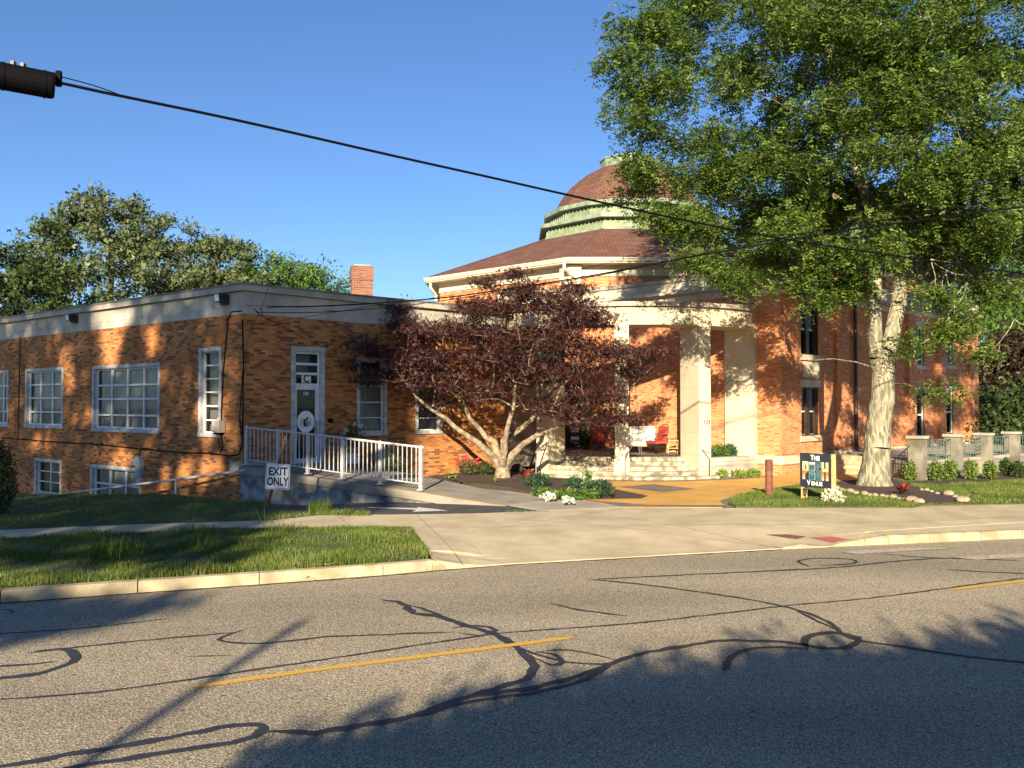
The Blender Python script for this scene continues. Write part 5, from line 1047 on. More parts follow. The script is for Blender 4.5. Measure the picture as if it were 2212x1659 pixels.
rosette('hosta', ab(1070, 1052) + Vector((0, 0, .02)), 16, .22, .08, 'lime', 'small pale hosta in the mulch in front of the maple trunk', 'hosta', 'hostas in the maple bed', (.4, 1.3), .5)
rosette('hosta', G(1225, 1068, .03), 18, .30, .10, 'lime', 'pale leafy hosta between the left and middle round conifers', 'hosta', 'hostas in the maple bed', (.7, 1.4), .3)
rosette('red_cordyline', ab(1140, 1046), 34, .50, .085, 'redl', 'spiky red and cream bladed plant by the shaded steps', 'plant', 'red spiky plants', (.5, 1.45), .25)
rosette('red_cordyline', G(1950, 1064, .08), 44, .48, .07, 'redl', 'spiky dark red plant in the mulch right of the big trunk', 'plant', 'red spiky plants', (.3, 1.4), .35)
for (x, y, rx, lb) in ((1172, 1072, .28, 'left'), (1213, 1079, .25, 'x'), (1245, 1079, .24, 'c'), (1275, 1077, .24, 'r')):
    o = clump('ground_cover_plant', G(x, y, .02), (rx, .2, .11), 420, .09, 'fresh', {'left': 'low leafy green plant at the walkway edge in front of the left round conifer', 'x': 'low leafy plant with white blossoms right of the dark lantern', 'c': 'low bright leafy plant at the bed edge under the middle round conifer', 'r': 'low bright leafy plant under the white roses'}[lb], 'plant', 'low leafy plants at the bed edge', stems=False)
    if lb in ('left', 'x'): flowers('blossom', o, blob(G(x + 12, y, .16), (.17, .12, .08), 12, .4), .05, 'white')
o = clump('white_rose', G(1268, 1068, .02), (.13, .12, .36), 260, .075, 'fresh', 'tall white rose bush left of the rightmost round conifer', 'flowers', half=True)
for (x, y, r_) in ((1260, 1020, .06), (1275, 1030, .10), (1267, 1043, .11), (1257, 1025, .05), (1277, 1042, .08)): pt = P(x, y, G(1268, 1068).y - .05); flowers('blossom', o, np.array([pt]), r_, 'white')
for i, (x, y, r_) in enumerate(((1555, 1031, .27), (1598, 1031, .25), (1628, 1030, .26))):
    clump('lime_plant', G(x, y, .02), (r_, r_ * .7, r_ * .5), 520, .10, 'lime', ['yellow green leafy plant at the left foot of the curved planter', 'yellow green leafy plant, middle of three below the curved planter', 'yellow green leafy plant at the right foot of the curved planter by the pier'][i], 'plant', 'lime plants below the planter', stems=False)
for i, (a_, r_, h_, m_) in enumerate(((26.5, .26, .30, 'conifer'), (32.5, .36, .42, 'fresh'), (38.5, .26, .42, 'conifer'))):
    p = (PC[0] + 5.35 * math.sin(R(a_)), PC[1] - 5.35 * math.cos(R(a_)), .56); clump('planter_shrub', p, (r_, r_, h_ * .62), 1100, .10, m_, ['small dark conifer at the left end of the curved planter', 'bright green shrub in the middle of the curved planter', 'tall dark conifer at the right end of the curved planter'][i], 'shrub', 'shrubs in the curved planter', asp=.3)
o = clump('variegated_plant', G(1800, 1084, .03), (.22, .18, .13), 260, .13, 'cream', 'pale cream leafed plant at the foot of the right sign post', 'plant', stems=False)
for i, (cx, cy, hh) in enumerate(((1300, 497, 150), (1500, 500, 155), (1620, 490, 155), (1785, 490, 158), (1940, 487, 150), (2065, 462, 140), (2165, 472, 130))):
    p = G(1618.4 + .2683 * cx, 905.2 + .2683 * cy, .02); h_ = hh * .2683 * p.y / F; clump('boxwood_shrub', p, (h_ * .37, h_ * .37, h_ * .55), 1150, .075, 'yew' if i < 5 else 'dark', ['upright yellow green boxwood against the left terrace pillar', 'upright boxwood just right of the left terrace pillar', 'third boxwood from the left, fullest, in front of the white terrace wall', 'fourth boxwood from the left, below the gap between two pillars', 'fifth boxwood from the left, below the third pillar', 'shaded boxwood below the last pillar', 'dark shaded boxwood at the right edge of the photo'][i], 'shrub', 'boxwoods in front of the terrace', asp=.5, shell=.15)  # last two get the darker leaf: their shade is put into the colour
# banana plant in the porch
bb = Vector((P(1331, 985, 28.55).x, 28.75, .655)); o = empty('banana_plant', bb, 'potted banana plant with long upright leaves beside the middle portico pier', 'plant'); bld('pot', M['drock'], o, lambda q: q.lathe(bb, [(0, 0), (.15, 0), (.19, .3), (0, .3)], 12)); bld('stalk', LM['banana'], o, lambda q: q.tube([bb, bb + Vector((-.02, 0, .6)), bb + Vector((-.05, 0, 1.1))], [.04, .035, .02], 7))
def bleaf(base, tip, w_, bow):
    V, Fq, rn = [], [], []; base, tip = np.array(base), np.array(tip); s = np.array([.45, .6, .3])
    for j in range(10):
        t = j / 9; p = base + (tip - base) * t + np.array(bow) * 4 * t * (1 - t) * .5; ww = w_ * math.sin(math.pi * (.06 + .93 * t)) ** .7; i = len(V); V += [p + s * ww, p, p - np.array([.5, -.5, .1]) * ww]
        if j: Fq += [(i - 3, i - 2, i + 1, i), (i - 2, i - 1, i + 2, i + 1)]; rn += [.3, .6]
    npmesh('leaf', V, Fq, [LM['banana']], o, rn)
bleaf(bb + Vector((-.05, 0, .9)), P(1288, 906, 28.5), .13, (.05, 0, .12)); bleaf(bb + Vector((-.04, 0, .6)), P(1315, 955, 28.4), .10, (-.2, -.1, -.05)); bleaf(bb + Vector((0, 0, .8)), P(1345, 930, 28.3), .07, (.1, 0, .1))
o = clump('potted_conifer', (2.95, 33.6, .655), (.24, .24, .42), 1300, .09, 'dark', 'dark potted evergreen between the entrance door and the swivel chair', 'plant', asp=.3)
# flowers beside door C
pd = W1.pt(W1.px(727) + .1, .75, .75); o = empty('potted_roses', pd, 'white square pot of white roses on the ramp landing by door C', 'flowers'); bld('pot', M['pot'], o, lambda q: q.box(pd + Vector((0, 0, .14)), (.30, .30, .30), .7)); pts = blob(pd + Vector((0, 0, .75)), (.32, .3, .5), 420, .3); V, Fq, rn = leaves(pts, .08); npmesh('foliage', V, Fq, [LM['dark']], o, rn); flowers('blossom', o, blob(pd + Vector((0, -.1, .75)), (.38, .3, .48), 16, .6), .045, 'white')
pd = Vector((-4.05, 23.4, .55)); pd = P(789, 1003, 23.6); pd.z = .62; o = clump('red_rose_plant', pd - Vector((0, 0, .05)), (.2, .2, .32), 320, .07, 'dark', 'small red flowered plant behind the middle of the ramp railing', 'flowers'); flowers('blossom', o, blob(pd + Vector((0, 0, .45)), (.24, .2, .3), 12, .6), .045, 'redf')
clump('juniper_shrub', P(838, 1015, 23.6) * 1 - Vector((0, 0, .2)), (.5, .4, .35), 1000, .10, 'dark', 'dark shrub seen through the railing below the first maple shaded window', 'shrub', asp=.3)
# evergreen at the left edge of the photo
pe = Vector((-10.9, 17.6, .14)); o = empty('evergreen_shrub', pe, 'dark tall evergreen cut by the left edge of the photo', 'shrub'); V, Fq, rn = leaves(blob(pe + Vector((0, 0, .75)), (.42, .42, .9), 3600, .5), .09, 1, asp=.3); npmesh('foliage', V, Fq, [LM['dark']], o, rn); bld('trunk', M['dbark'], o, lambda q: q.tube([pe, pe + Vector((0, 0, 1.2))], [.05, .02], 6))
# leaf litter at the kerb
def at(px, py): return flat(px, py)
clump('leafy_sprig', at(650, 1252) + Vector((0, 0, .0)), (.22, .07, .03), 150, .09, 'lime', 'yellow green sprig of leaves on the road against the kerb', 'debris', stems=False)
# ------------------------------------------------------------------ purple maple
def mp_(x, y, Y): return P(x, y, Y)
mb = Vector((P(1086, 1034, 26.3).x, 26.3, .12)); mz = bedz(mb.x, mb.y); mb.z = mz
mpl = empty('purple_maple', mb, 'dark purple leaved maple with pale forked limbs in front of the portico', 'tree')
S = Skel(); r0 = S.limb([mb - Vector((0, 0, .1)), mb + Vector((0, 0, .25)), mp_(1085, 1010, 26.3)], [.27, .22, .19], step=.15)
def L_(pts, rad, par=r0): return S.limb([S.p[par]] + [mp_(*p) for p in pts], rad, par, .3)
a1 = L_([(1065, 985, 26.2), (1030, 955, 26.0), (1000, 935, 25.8), (965, 905, 25.6), (925, 880, 25.4)], [.15, .12, .10, .085, .07, .05]); L_([(900, 858, 25.2), (880, 830, 25.0), (850, 790, 24.9), (820, 760, 24.8)], [.05, .04, .03, .022, .015], a1)
b1 = L_([(1072, 980, 26.3), (1068, 955, 26.4), (1050, 945, 26.3), (1015, 905, 26.1), (1005, 880, 26.0)], [.15, .13, .12, .09, .07, .06]); L_([(990, 850, 26), (965, 810, 25.9), (955, 770, 25.9), (960, 720, 25.9)], [.055, .045, .035, .028, .018], b1); L_([(985, 855, 26.2), (960, 830, 26.4), (930, 820, 26.6)], [.045, .035, .025, .015], b1)
c1 = L_([(1090, 975, 26.4), (1088, 950, 26.5), (1120, 930, 26.5), (1150, 905, 26.6), (1170, 870, 26.7)], [.15, .13, .11, .09, .07, .055]); L_([(1200, 840, 26.8), (1240, 815, 26.9), (1290, 770, 27)], [.05, .04, .03, .015], c1); L_([(1165, 830, 26.6), (1160, 780, 26.6), (1170, 700, 26.5)], [.05, .04, .03, .015], c1)
d1 = L_([(1105, 985, 26.2), (1130, 960, 26), (1160, 940, 25.9), (1200, 925, 25.8)], [.16, .13, .10, .075, .05]); L_([(1250, 910, 25.6), (1290, 895, 25.5), (1330, 860, 26.2), (1370, 830, 26.8), (1410, 790, 27.3)], [.045, .035, .028, .022, .018, .012], d1); L_([(1190, 890, 25.5), (1210, 840, 25.3), (1260, 780, 25.1)], [.05, .04, .03, .015], d1)
e1 = L_([(1088, 990, 26), (1095, 930, 25.7), (1110, 880, 25.5), (1112, 840, 25.4)], [.14, .10, .08, .06, .05]); L_([(1130, 790, 25.3), (1120, 720, 25.3), (1110, 650, 25.3)], [.045, .035, .025, .012], e1)
T = []
def pad(x, y, Y, rx, ry, rz, n): c = mp_(x, y, Y); T.append(blob(c, (rx, ry, rz), n, .2))
for (x, y, rx, rz, n) in ((1120, 628, .75, .28, 26), (1195, 655, 1.3, .35, 60), (1060, 668, 1.2, .32, 50), (1260, 690, 1.3, .35, 55), (980, 712, 1.2, .33, 50), (905, 720, .8, .25, 26), (1150, 730, 1.9, .4, 80), (1050, 770, 1.6, .4, 66), (1130, 810, 1.2, .35, 30), (900, 775, 1.2, .33, 55), (800, 750, .9, .26, 30), (840, 815, 1.2, .28, 40), (765, 790, .55, .18, 14), (1290, 760, 1.4, .4, 60), (1200, 800, 1.6, .4, 70), (950, 825, 1.2, .33, 38), (1060, 850, .9, .3, 26), (1290, 850, 1.1, .33, 40), (1180, 880, 1., .25, 24), (1330, 900, .6, .25, 20), (1405, 765, .7, .22, 26), (1255, 905, .8, .22, 22), (865, 665, .35, .18, 8), (870, 700, .5, .2, 10), (1050, 610, .35, .2, 10), (940, 870, .6, .2, 14), (1110, 590, .3, .2, 8), (1240, 625, .5, .2, 14), (1010, 660, .5, .2, 12), (1370, 800, .5, .2, 16)):
    for dY in (-1.15, .9): c = mp_(x, y, (25.9 if x < 1340 else 27.3) + dY * (1 if rx > .7 else .4)); T.append(blob(c, (rx, 1.25 if rx > .7 else .5, rz), int(n * .75), .2))
T = np.concatenate(T); T = T[T[:, 1] < 28.6]
tips = S.grow(T, mb, sag=.2, step=.3, tip=.006)
S.mesh('trunk', M['mbark'], mpl, 8)
tp = np.array([S.p[i] for i in tips]); n = 31; pts = np.repeat(tp, n, 0) + rng.normal(0, 1, (len(tp) * n, 3)) * np.array([.21, .21, .085]); V, Fq, rn = leaves(pts, .088, 3, asp=.36, up=1.0); npmesh('crown', V, Fq, [LM['maple']], mpl, rn)
# ------------------------------------------------------------------ big locust
lb_ = Vector((10.62, 24.5, zf(10.6, 24.5))); loc = empty('honey_locust', lb_, 'huge fine leaved tree with a thick pale forked trunk in the right mulch bed', 'tree')
S = Skel(); f0 = S.limb([lb_ - Vector((0, 0, .2)), lb_ + Vector((0, 0, .06)), lb_ + Vector((.0, 0, .35)), P(1893, 985, 24.5), P(1901, 900, 24.5), P(1906, 830, 24.5), P(1908, 800, 24.5)], [.58, .50, .425, .375, .335, .325, .34], step=.22)
def L_(pts, rad, par): return S.limb([S.p[par]] + [P(*p) for p in pts], rad, par, .4)
l1 = L_([(1893, 770, 24.3), (1890, 700, 24.2), (1890, 640, 24.2), (1893, 570, 24.1), (1898, 500, 24.0)], [.25, .21, .19, .185, .175, .16], f0)
l1b = L_([(1870, 420, 23.8), (1845, 350, 23.5), (1810, 240, 23.2), (1790, 120, 23), (1770, -40, 23), (1755, -220, 23)], [.15, .14, .125, .11, .09, .07, .04], l1)
l2 = L_([(1925, 730, 24.6), (1940, 660, 24.7), (1942, 600, 24.8), (1952, 520, 24.8), (1965, 420, 24.7)], [.26, .235, .22, .19, .175, .16], f0)
l2b = L_([(1975, 330, 24.5), (1972, 250, 24.3), (1985, 120, 24), (1990, -40, 24), (2000, -250, 24)], [.15, .14, .12, .10, .08, .05], l2)
l3 = L_([(1985, 600, 25.1), (2040, 520, 25.5), (2090, 400, 26), (2120, 250, 26.5), (2150, 80, 27)], [.17, .15, .13, .11, .09, .05], S.par[S.par[l2]] if 0 else l2)
l4 = L_([(1985, 615, 25.4), (2060, 602, 26.2), (2177, 598, 27.2), (2330, 570, 28.5)], [.16, .14, .13, .11, .07], f0 + 8)
l5 = L_([(1850, 450, 24.6), (1760, 400, 25.3), (1650, 350, 26), (1520, 300, 26.5)], [.12, .10, .08, .06, .03], l1)
l8 = L_([(2040, 340, 23.5), (2120, 250, 22), (2220, 150, 21)], [.11, .09, .07, .03], l2)
C = np.array([11.9, 24.3, 11.6]); RX = np.array([9.5, 6.4, 8.2])
cc = blob(C, RX, 590, .36); T = np.concatenate([blob(c, (k, k, k * .42), int(11 * k * k + 3), .1) + 0 for c in cc for k in (rng.uniform(.5, 1.1),)])
# lumpy outline: drop targets in some directions
ph = (T - C) / RX; rad = np.linalg.norm(ph, axis=1); d = ph / rad[:, None]; wob = .88 + .12 * np.sin(5 * d[:, 0] + 3 * d[:, 2] + 1) * np.cos(4 * d[:, 1] + 5 * d[:, 2]); T = T[rad < wob]
T = T[~((T[:, 2] < 6.3) & (rng.random(len(T)) < .85))]; T = T[~((np.abs(T[:, 0] - 10.8) < 1.5) & (T[:, 2] < 7.2))]
T = T[~((T[:, 0] < 6.5) & (T[:, 2] < 7.4))]; T = T[~((T[:, 0] < 9.6) & (T[:, 2] < 7.9) & (rng.random(len(T)) < .75))]
ex = []
for (x, y, Y, rx, n) in ((1830, 625, 23, .6, 14), (1770, 640, 22.6, .45, 10), (1850, 590, 22.5, .5, 8), (2040, 720, 23.5, .5, 10), (1960, 740, 23.2, .35, 6), (2080, 690, 24, .5, 10), (2110, 760, 24, .4, 6), (1560, 600, 23.5, .5, 12), (1510, 560, 23.5, .6, 16), (1620, 610, 23, .4, 8), (1660, 560, 24, .8, 20), (1440, 480, 24, .7, 18), (1400, 460, 23.5, .4, 8), (1500, 480, 24, .9, 26), (2150, 640, 24, .7, 14), (1400, 370, 23.5, .6, 14), (1360, 350, 23, .3, 5), (1345, 130, 22.5, .7, 16), (1370, 250, 22.5, .8, 18), (1390, 60, 22.5, .9, 20), (1420, 180, 22.5, .9, 22), (1730, 600, 22.8, .5, 10), (2010, 640, 23.5, .5, 10), (2060, 850, 25, .3, 4), (1990, 850, 25, .25, 3), (2130, 560, 23.5, .9, 16), (2200, 500, 23, .9, 18), (1810, 560, 22, .8, 20), (1900, 540, 21.5, .8, 16), (1700, 500, 22, 1., 26), (1900, 120, 20.5, 1.2, 30), (1990, 60, 21, 1.3, 30), (1950, 260, 20.5, 1.1, 26), (2050, 180, 21, 1.3, 30), (1880, 330, 20.5, 1.0, 22), (2020, 400, 21, 1.1, 24), (2120, 330, 21.5, 1.3, 26), (1800, 230, 20.5, 1.1, 24)):
    ex.append(blob(P(x, y, Y), (rx, rx, rx * .45), int(n * 1.1), .2))
T = np.concatenate([T] + ex); tips = S.grow(T, (10.6, 24.5, 5), sag=.14, step=.5, tip=.008)
S.mesh('trunk', M['bark'], loc, 8)
tp = np.array([S.p[i] for i in tips]); pr_ = np.array([S.p[S.par[i]] for i in tips]); n = 19
dirs = unit(tp - pr_); B = np.repeat(tp, n, 0) + rng.normal(0, 1, (len(tp) * n, 3)) * np.array([.24, .24, .15]); Dr = np.repeat(dirs, n, 0) * .35 + unit(rng.normal(0, 1, (len(B), 3))) * .8 + np.array([0, -.08, .12])
V, Fq, rn = fronds(B, Dr, rng.uniform(.22, .38, len(B)), 4, .056, .112, .45); npmesh('crown', V, Fq, [LM['locust']], loc, rn)
# bare twigs hanging at the right
q = MB()
for (x, y, Y) in ((2060, 560, 23.8), (2090, 610, 23.6), (2130, 520, 23.9), (2040, 640, 23.7), (2110, 660, 24), (2170, 600, 24), (2010, 560, 23.5), (2190, 690, 24)):
    p = P(x, y, Y)
    for k in range(3):
        q = MB(); pts = [p]; d = Vector((random.uniform(-1, 1), random.uniform(-.5, .3), random.uniform(-1, -.2))).normalized()
        for j in range(5): d = (d + Vector((random.uniform(-.5, .5), random.uniform(-.3, .3), random.uniform(-.5, .3)))).normalized(); pts.append(pts[-1] + d * .25)
        q.tube(pts, [.02, .016, .013, .010, .008, .004], 4); q.build('bare_twig', M['bark'], loc)
q = MB()
q.tube([P(1880, 792, 24.3), P(1850, 782, 24), P(1800, 775, 23.8), P(1765, 777, 23.7)], [.02, .016, .012, .006], 4); q.build('bare_twig', M['bark'], loc)
# ------------------------------------------------------------------ other trees
def tree(name, base, h, crown, label, cat='tree', group=None, m='oak', bark='dbark', nt=260, per=16, ls=.22, tr=.3, lobes=2, asp=.5, shell=.45, spread=.55, rmin=.012, gap=0):
    base = Vector(base); o = empty(name, base, label, cat, group); S = Skel(); cs = [np.array([base.x + c[0], base.y + c[1], base.z + c[2]]) for c, r in crown]; zmin = min(c[2] - r[2] for c, r in zip(cs, [r for c, r in crown])); mid = np.mean(cs, 0)
    top = S.limb([base - Vector((0, 0, .3)), base + Vector((0, 0, max(1., (zmin - base.z) * .9))), Vector(mid) - Vector((0, 0, .2))], [tr * 1.2, tr * .85, tr * .45], step=.8)
    T = np.concatenate([blob(c, r, max(6, int(nt * (r[0] * r[2]) / sum(x[1][0] * x[1][2] for x in crown))), shell) for c, (_, r) in zip(cs, crown)])
    if gap: kk = T[rng.choice(len(T), max(4, int(len(T) * gap)), False)]; T = np.concatenate([kk + rng.normal(0, .32, kk.shape) * np.array([1, 1, .6]) for _ in range(3)])
    tips = S.grow(T, base + Vector((0, 0, max(1., zmin - base.z))), step=.9, tip=.012); S.mesh('trunk', M[bark], o, 6, rmin)
    tp = np.array([S.p[i] for i in tips]); pts = np.repeat(tp, per, 0) + rng.normal(0, 1, (len(tp) * per, 3)) * np.array([spread, spread, spread * .6]); V, Fq, rn = leaves(pts, ls, lobes, asp=asp, up=.7); npmesh('crown', V, Fq, [LM[m]], o, rn); return o
def at(x, Y, z=0): return Vector(((x - 1106) / F * Y, Y, z))
def cr(x, y, Y, rx, rz, base, ry=None): c = P(x, y + (14 if x < 800 else 0), Y); return ((c.x - base.x, c.y - base.y, c.z - base.z), (rx, ry or rx, rz))
g = 'trees behind the annex'
b = at(235, 48, -1); tree('oak_tree', b, 14, [cr(225, 470, 48, 2.6, 2.2, b), cr(165, 520, 48, 2.8, 2.3, b), cr(300, 490, 48, 3.0, 2.2, b), cr(330, 560, 47, 2.6, 2.4, b), cr(230, 590, 46, 4, 2.6, b), cr(110, 500, 48, 1.1, 1.0, b), cr(215, 430, 48, 1.3, .7, b), cr(350, 460, 48, 1.0, .7, b)], 'tallest broad oak rising behind the left part of the flat roof', 'tree', g, nt=330, per=40, ls=.21, spread=.30, gap=.36)
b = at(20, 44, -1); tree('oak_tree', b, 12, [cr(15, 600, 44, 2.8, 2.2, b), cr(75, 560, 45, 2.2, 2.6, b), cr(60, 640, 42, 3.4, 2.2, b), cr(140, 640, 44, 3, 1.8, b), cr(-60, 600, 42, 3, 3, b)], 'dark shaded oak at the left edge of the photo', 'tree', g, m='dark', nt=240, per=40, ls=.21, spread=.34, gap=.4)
b = at(450, 50, -1); tree('oak_tree', b, 11, [cr(450, 560, 50, 2.6, 1.7, b), cr(520, 570, 50, 2.2, 1.6, b), cr(400, 580, 49, 2.4, 2.0, b), cr(480, 615, 49, 3.4, 1.6, b), cr(425, 525, 50, .9, .8, b), cr(480, 520, 50, .9, .6, b)], 'pale green oak behind the roof corner, right of the tallest oak', 'tree', g, nt=240, per=40, ls=.21, spread=.30, gap=.36)
b = at(640, 52, -1); tree('locust_tree', b, 9, [cr(600, 590, 52, 1.9, 1.4, b), cr(640, 600, 52, 1.8, 1.2, b), cr(690, 600, 52, 1.4, 1.2, b), cr(603, 555, 52, .5, .6, b), cr(645, 570, 52, .5, .5, b), cr(680, 572, 52, .6, .6, b), cr(560, 610, 51, 1.6, 1.4, b)], 'lighter small tree left of the brick chimney', 'tree', g, m='fresh', nt=230, per=20, ls=.20, spread=.34, gap=.4)
b = at(730, 54, -1); tree('locust_tree', b, 8, [cr(728, 622, 54, .55, .7, b), cr(742, 605, 54, .3, .4, b)], 'slender sapling top just left of the brick chimney', 'tree', g, m='fresh', nt=24, per=16, ls=.2, tr=.12)
b = at(2180, 50, 0); tree('ash_tree', b, 12, [cr(2150, 700, 48, 2.4, 2.0, b), cr(2200, 650, 50, 2.5, 2.4, b), cr(2130, 650, 50, 1.6, 1.5, b), cr(2240, 740, 48, 3, 2.6, b), cr(2190, 590, 50, 1.0, .8, b), cr(2290, 620, 50, 2.5, 3, b)], 'bright green tree beyond the right end of the hall', 'tree', 'trees beyond the hall', m='fresh', nt=420, per=22, ls=.26)
b = at(2190, 44, 0); tree('copper_beech', b, 7, [cr(2160, 800, 44, 1.7, 1.6, b), cr(2220, 790, 44, 2.0, 1.9, b), cr(2140, 860, 43, 1.1, 1.0, b)], 'dark brownish purple tree beyond the terrace', 'tree', 'trees beyond the hall', m='beech', nt=330, per=24, ls=.22)
b = at(2190, 41, 0); tree('dark_bush', b, 4, [cr(2160, 900, 41, 1.8, 1.2, b), cr(2240, 900, 40, 2.0, 1.6, b), cr(2130, 935, 40, 1.0, .8, b), cr(2230, 970, 38, 1.6, 1.0, b)], 'dark green bush filling the gap behind the terrace pillars', 'bush', 'trees beyond the hall', m='dark', nt=330, per=22, ls=.2)
b = at(1720, 62, 0); tree('ash_tree', b, 12, [cr(1700, 500, 62, 4, 1.4, b), cr(1820, 480, 62, 4, 2, b), cr(1950, 500, 60, 4, 3, b), cr(2060, 560, 58, 3.5, 3.5, b)], 'green tree top showing over the rear roof of the hall', 'tree', 'trees beyond the hall', m='fresh', nt=360, per=16, ls=.34)
# light travels along +Y (slightly +X), dropping .364 per metre
TE = math.tan(R(SUN_EL)); TA = math.tan(R(SUN_AZ))
def back(X, Y, z, Yb):
    """point at depth Yb on the sun ray that ends at X,Y,z"""
    k = (Y - Yb); return Vector((X - TA * k, Yb, z + TE * k / math.cos(R(SUN_AZ))))
def sc_at(X, Y, z, Yb, rx, rz, base, ry=None): c = back(X, Y, z, Yb); return ((c.x - base.x, c.y - base.y, c.z - base.z), (rx, ry or rx, rz))
# right: low dense crowns whose edge falls across the road
def edge_blobs(pts, Yb, r, base):
    out = []
    for (px, py) in pts: g_ = flat(px, py); out.append(sc_at(g_.x, g_.y - 2.75 * r * .75 - .35, 0, Yb, r, r * .75, base))
    return out
def shadow_tree(base, crown, label, nt, per, ls, m='dark', shell=.2, spread=.45, lobes=1): return tree('street_tree', base, 15, crown, label, 'tree', 'trees across the street behind the viewer', m=m, nt=nt, per=per, ls=ls, tr=.3, lobes=lobes, asp=.8, shell=shell, spread=spread, rmin=.03)
b = Vector((-.2, -7.6, .13)); shadow_tree(b, edge_blobs([(600, 1640), (760, 1590), (900, 1545), (1020, 1505), (1140, 1478), (1250, 1452), (1400, 1430)], -7.6, .62, b) + [((.6, 0, 3.6), (2.3, 1.7, 1.75)), ((-1.7, 0, 2.9), (1.7, 1.5, 1.5)), ((.4, .5, 2.2), (2.6, 1.5, 1.4))], 'low dense tree across the road just left of the viewer', 900, 44, .17, spread=.25, shell=.1)
b = Vector((3.9, -7.9, .13)); shadow_tree(b, edge_blobs([(1400, 1428), (1540, 1408), (1640, 1412), (1750, 1400), (1860, 1392), (1960, 1378)], -7.9, .66, b) + [((-1.6, 0, 3.9), (2.3, 1.8, 1.9)), ((1, 0, 3.9), (2.6, 1.9, 1.9)), ((0, .5, 2.3), (3.2, 1.5, 1.5))], 'low dense tree across the road just right of the viewer', 1000, 44, .17, spread=.25, shell=.1)
b = Vector((8.6, -7.0, .13)); shadow_tree(b, edge_blobs([(2020, 1372), (2100, 1352), (2180, 1330), (2260, 1312), (2360, 1290)], -7, .72, b) + [((-1.8, 0, 3.9), (2.6, 2, 1.9)), ((1.6, 0, 4.2), (3, 2, 2.2)), ((-1, .5, 2.3), (4, 1.5, 1.5))], 'low dense tree across the road, farthest right of the viewer', 900, 44, .18, spread=.26, shell=.1)
# left: high crowns whose dappled shade lies on lawn and annex; openings in the crowns let the light patches through
def proj(p):
    c, s_ = math.cos(PITCH), math.sin(PITCH); d = p - Vector((0, 0, CZ)); fw = d.y * c + d.z * s_; up = -d.y * s_ + d.z * c; return 1106 + F * d.x / fw, 829.5 - F * up / fw
OPEN = [(235, 745, 30, 46, 1), (245, 682, 52, 30, 1), (331, 738, 17, 38, .9), (148, 800, 20, 48, .8), (188, 885, 13, 46, .85), (450, 890, 26, 75, 1), (430, 1010, 50, 34, .9), (360, 1020, 14, 40, .8), (255, 992, 48, 24, .85), (95, 952, 28, 22, .7), (500, 900, 14, 66, .75), (398, 1000, 9, 50, .7), (60, 880, 10, 60, .3), (480, 720, 12, 40, .35), (560, 770, 16, 50, .2), (690, 660, 22, 30, .9), (628, 770, 10, 40, .7), (845, 880, 14, 60, .9), (628, 925, 12, 40, .4), (30, 700, 20, 20, .5), (120, 700, 14, 30, .5), (420, 660, 14, 24, .6), (330, 670, 12, 30, .5), (730, 880, 10, 40, .25)]
def lit(x, y, r_): return any(((x - a) / c) ** 2 + ((y - b) / d) ** 2 < 1 and r_ < k for a, b, c, d, k in OPEN)
pts = []
def drop(p, Yb, keep=1.):
    x, y = proj(p)
    if lit(x, y, random.random()) or random.random() > keep: return
    yb = Yb + random.gauss(0, 1.6); b_ = back(p.x, p.y, p.z, yb); pts.append((b_.x, b_.y, b_.z))
for _ in range(14500): u = random.uniform(0, 24); drop(WA.pt(u, random.uniform(-1, 6.2)), -22)
for _ in range(6800):
    u = random.uniform(0, 5.6); z = random.uniform(-.3, 6.0); p = W1.pt(u, z) if u < W1.L else W2.pt(u - W1.L, z); drop(p, -22, 1 if u < 4.3 else (.85 if z < 4.7 else .4))
for _ in range(5200):
    X, Y = random.uniform(-17, -2.8), random.uniform(12.2, 22.5); x, y = proj(Vector((X, Y, .14)))
    if y > 1060 and (x < 600 - .8 * (y - 1130) or (y < 1100 and x < 980)) and not (x > 560 and y > 1125): drop(Vector((X, Y, .14)), -22, .85)
for _ in range(500):
    x, y = random.uniform(-260, 430), random.uniform(1296, 1362)
    if y < 1375 - .17 * x and y > 1300 - .04 * x: g_ = flat(x, y); drop(g_, -22, .8)
pts = np.array(pts); tb_ = Vector((-16.5, -22, .13)); t_o = empty('street_tree', tb_, 'tall wide street tree across the road, far left behind the viewer', 'tree', 'trees across the street behind the viewer')
S = Skel(); S.limb([tb_ - Vector((0, 0, .3)), tb_ + Vector((0, 0, 7)), tb_ + Vector((1.5, 0, 13)), tb_ + Vector((3, 0, 17))], [.5, .38, .26, .16], step=.8); S.grow(pts[rng.choice(len(pts), 420, False)], tb_ + Vector((0, 0, 11)), step=1.2, tip=.014); S.mesh('trunk', M['dbark'], t_o, 6, .02)
V, Fq, rn = leaves(pts + rng.normal(0, .05, pts.shape), .40, 1, asp=.85, up=.2); npmesh('crown', V, Fq, [LM['dark']], t_o, rn)
pb = Vector((0, 0, 0)); g0 = flat(660, 1338); g1 = flat(150, 1655); Yb = -10.; tp_ = back(g0.x, g0.y, 0, Yb)
po = empty('utility_pole', (tp_.x, Yb, .13), 'slender utility pole across the street behind the viewer', 'pole'); bld('shaft', M['dbark'], po, lambda q: q.tube([(tp_.x, Yb, 0), tp_], [.085, .06], 10))
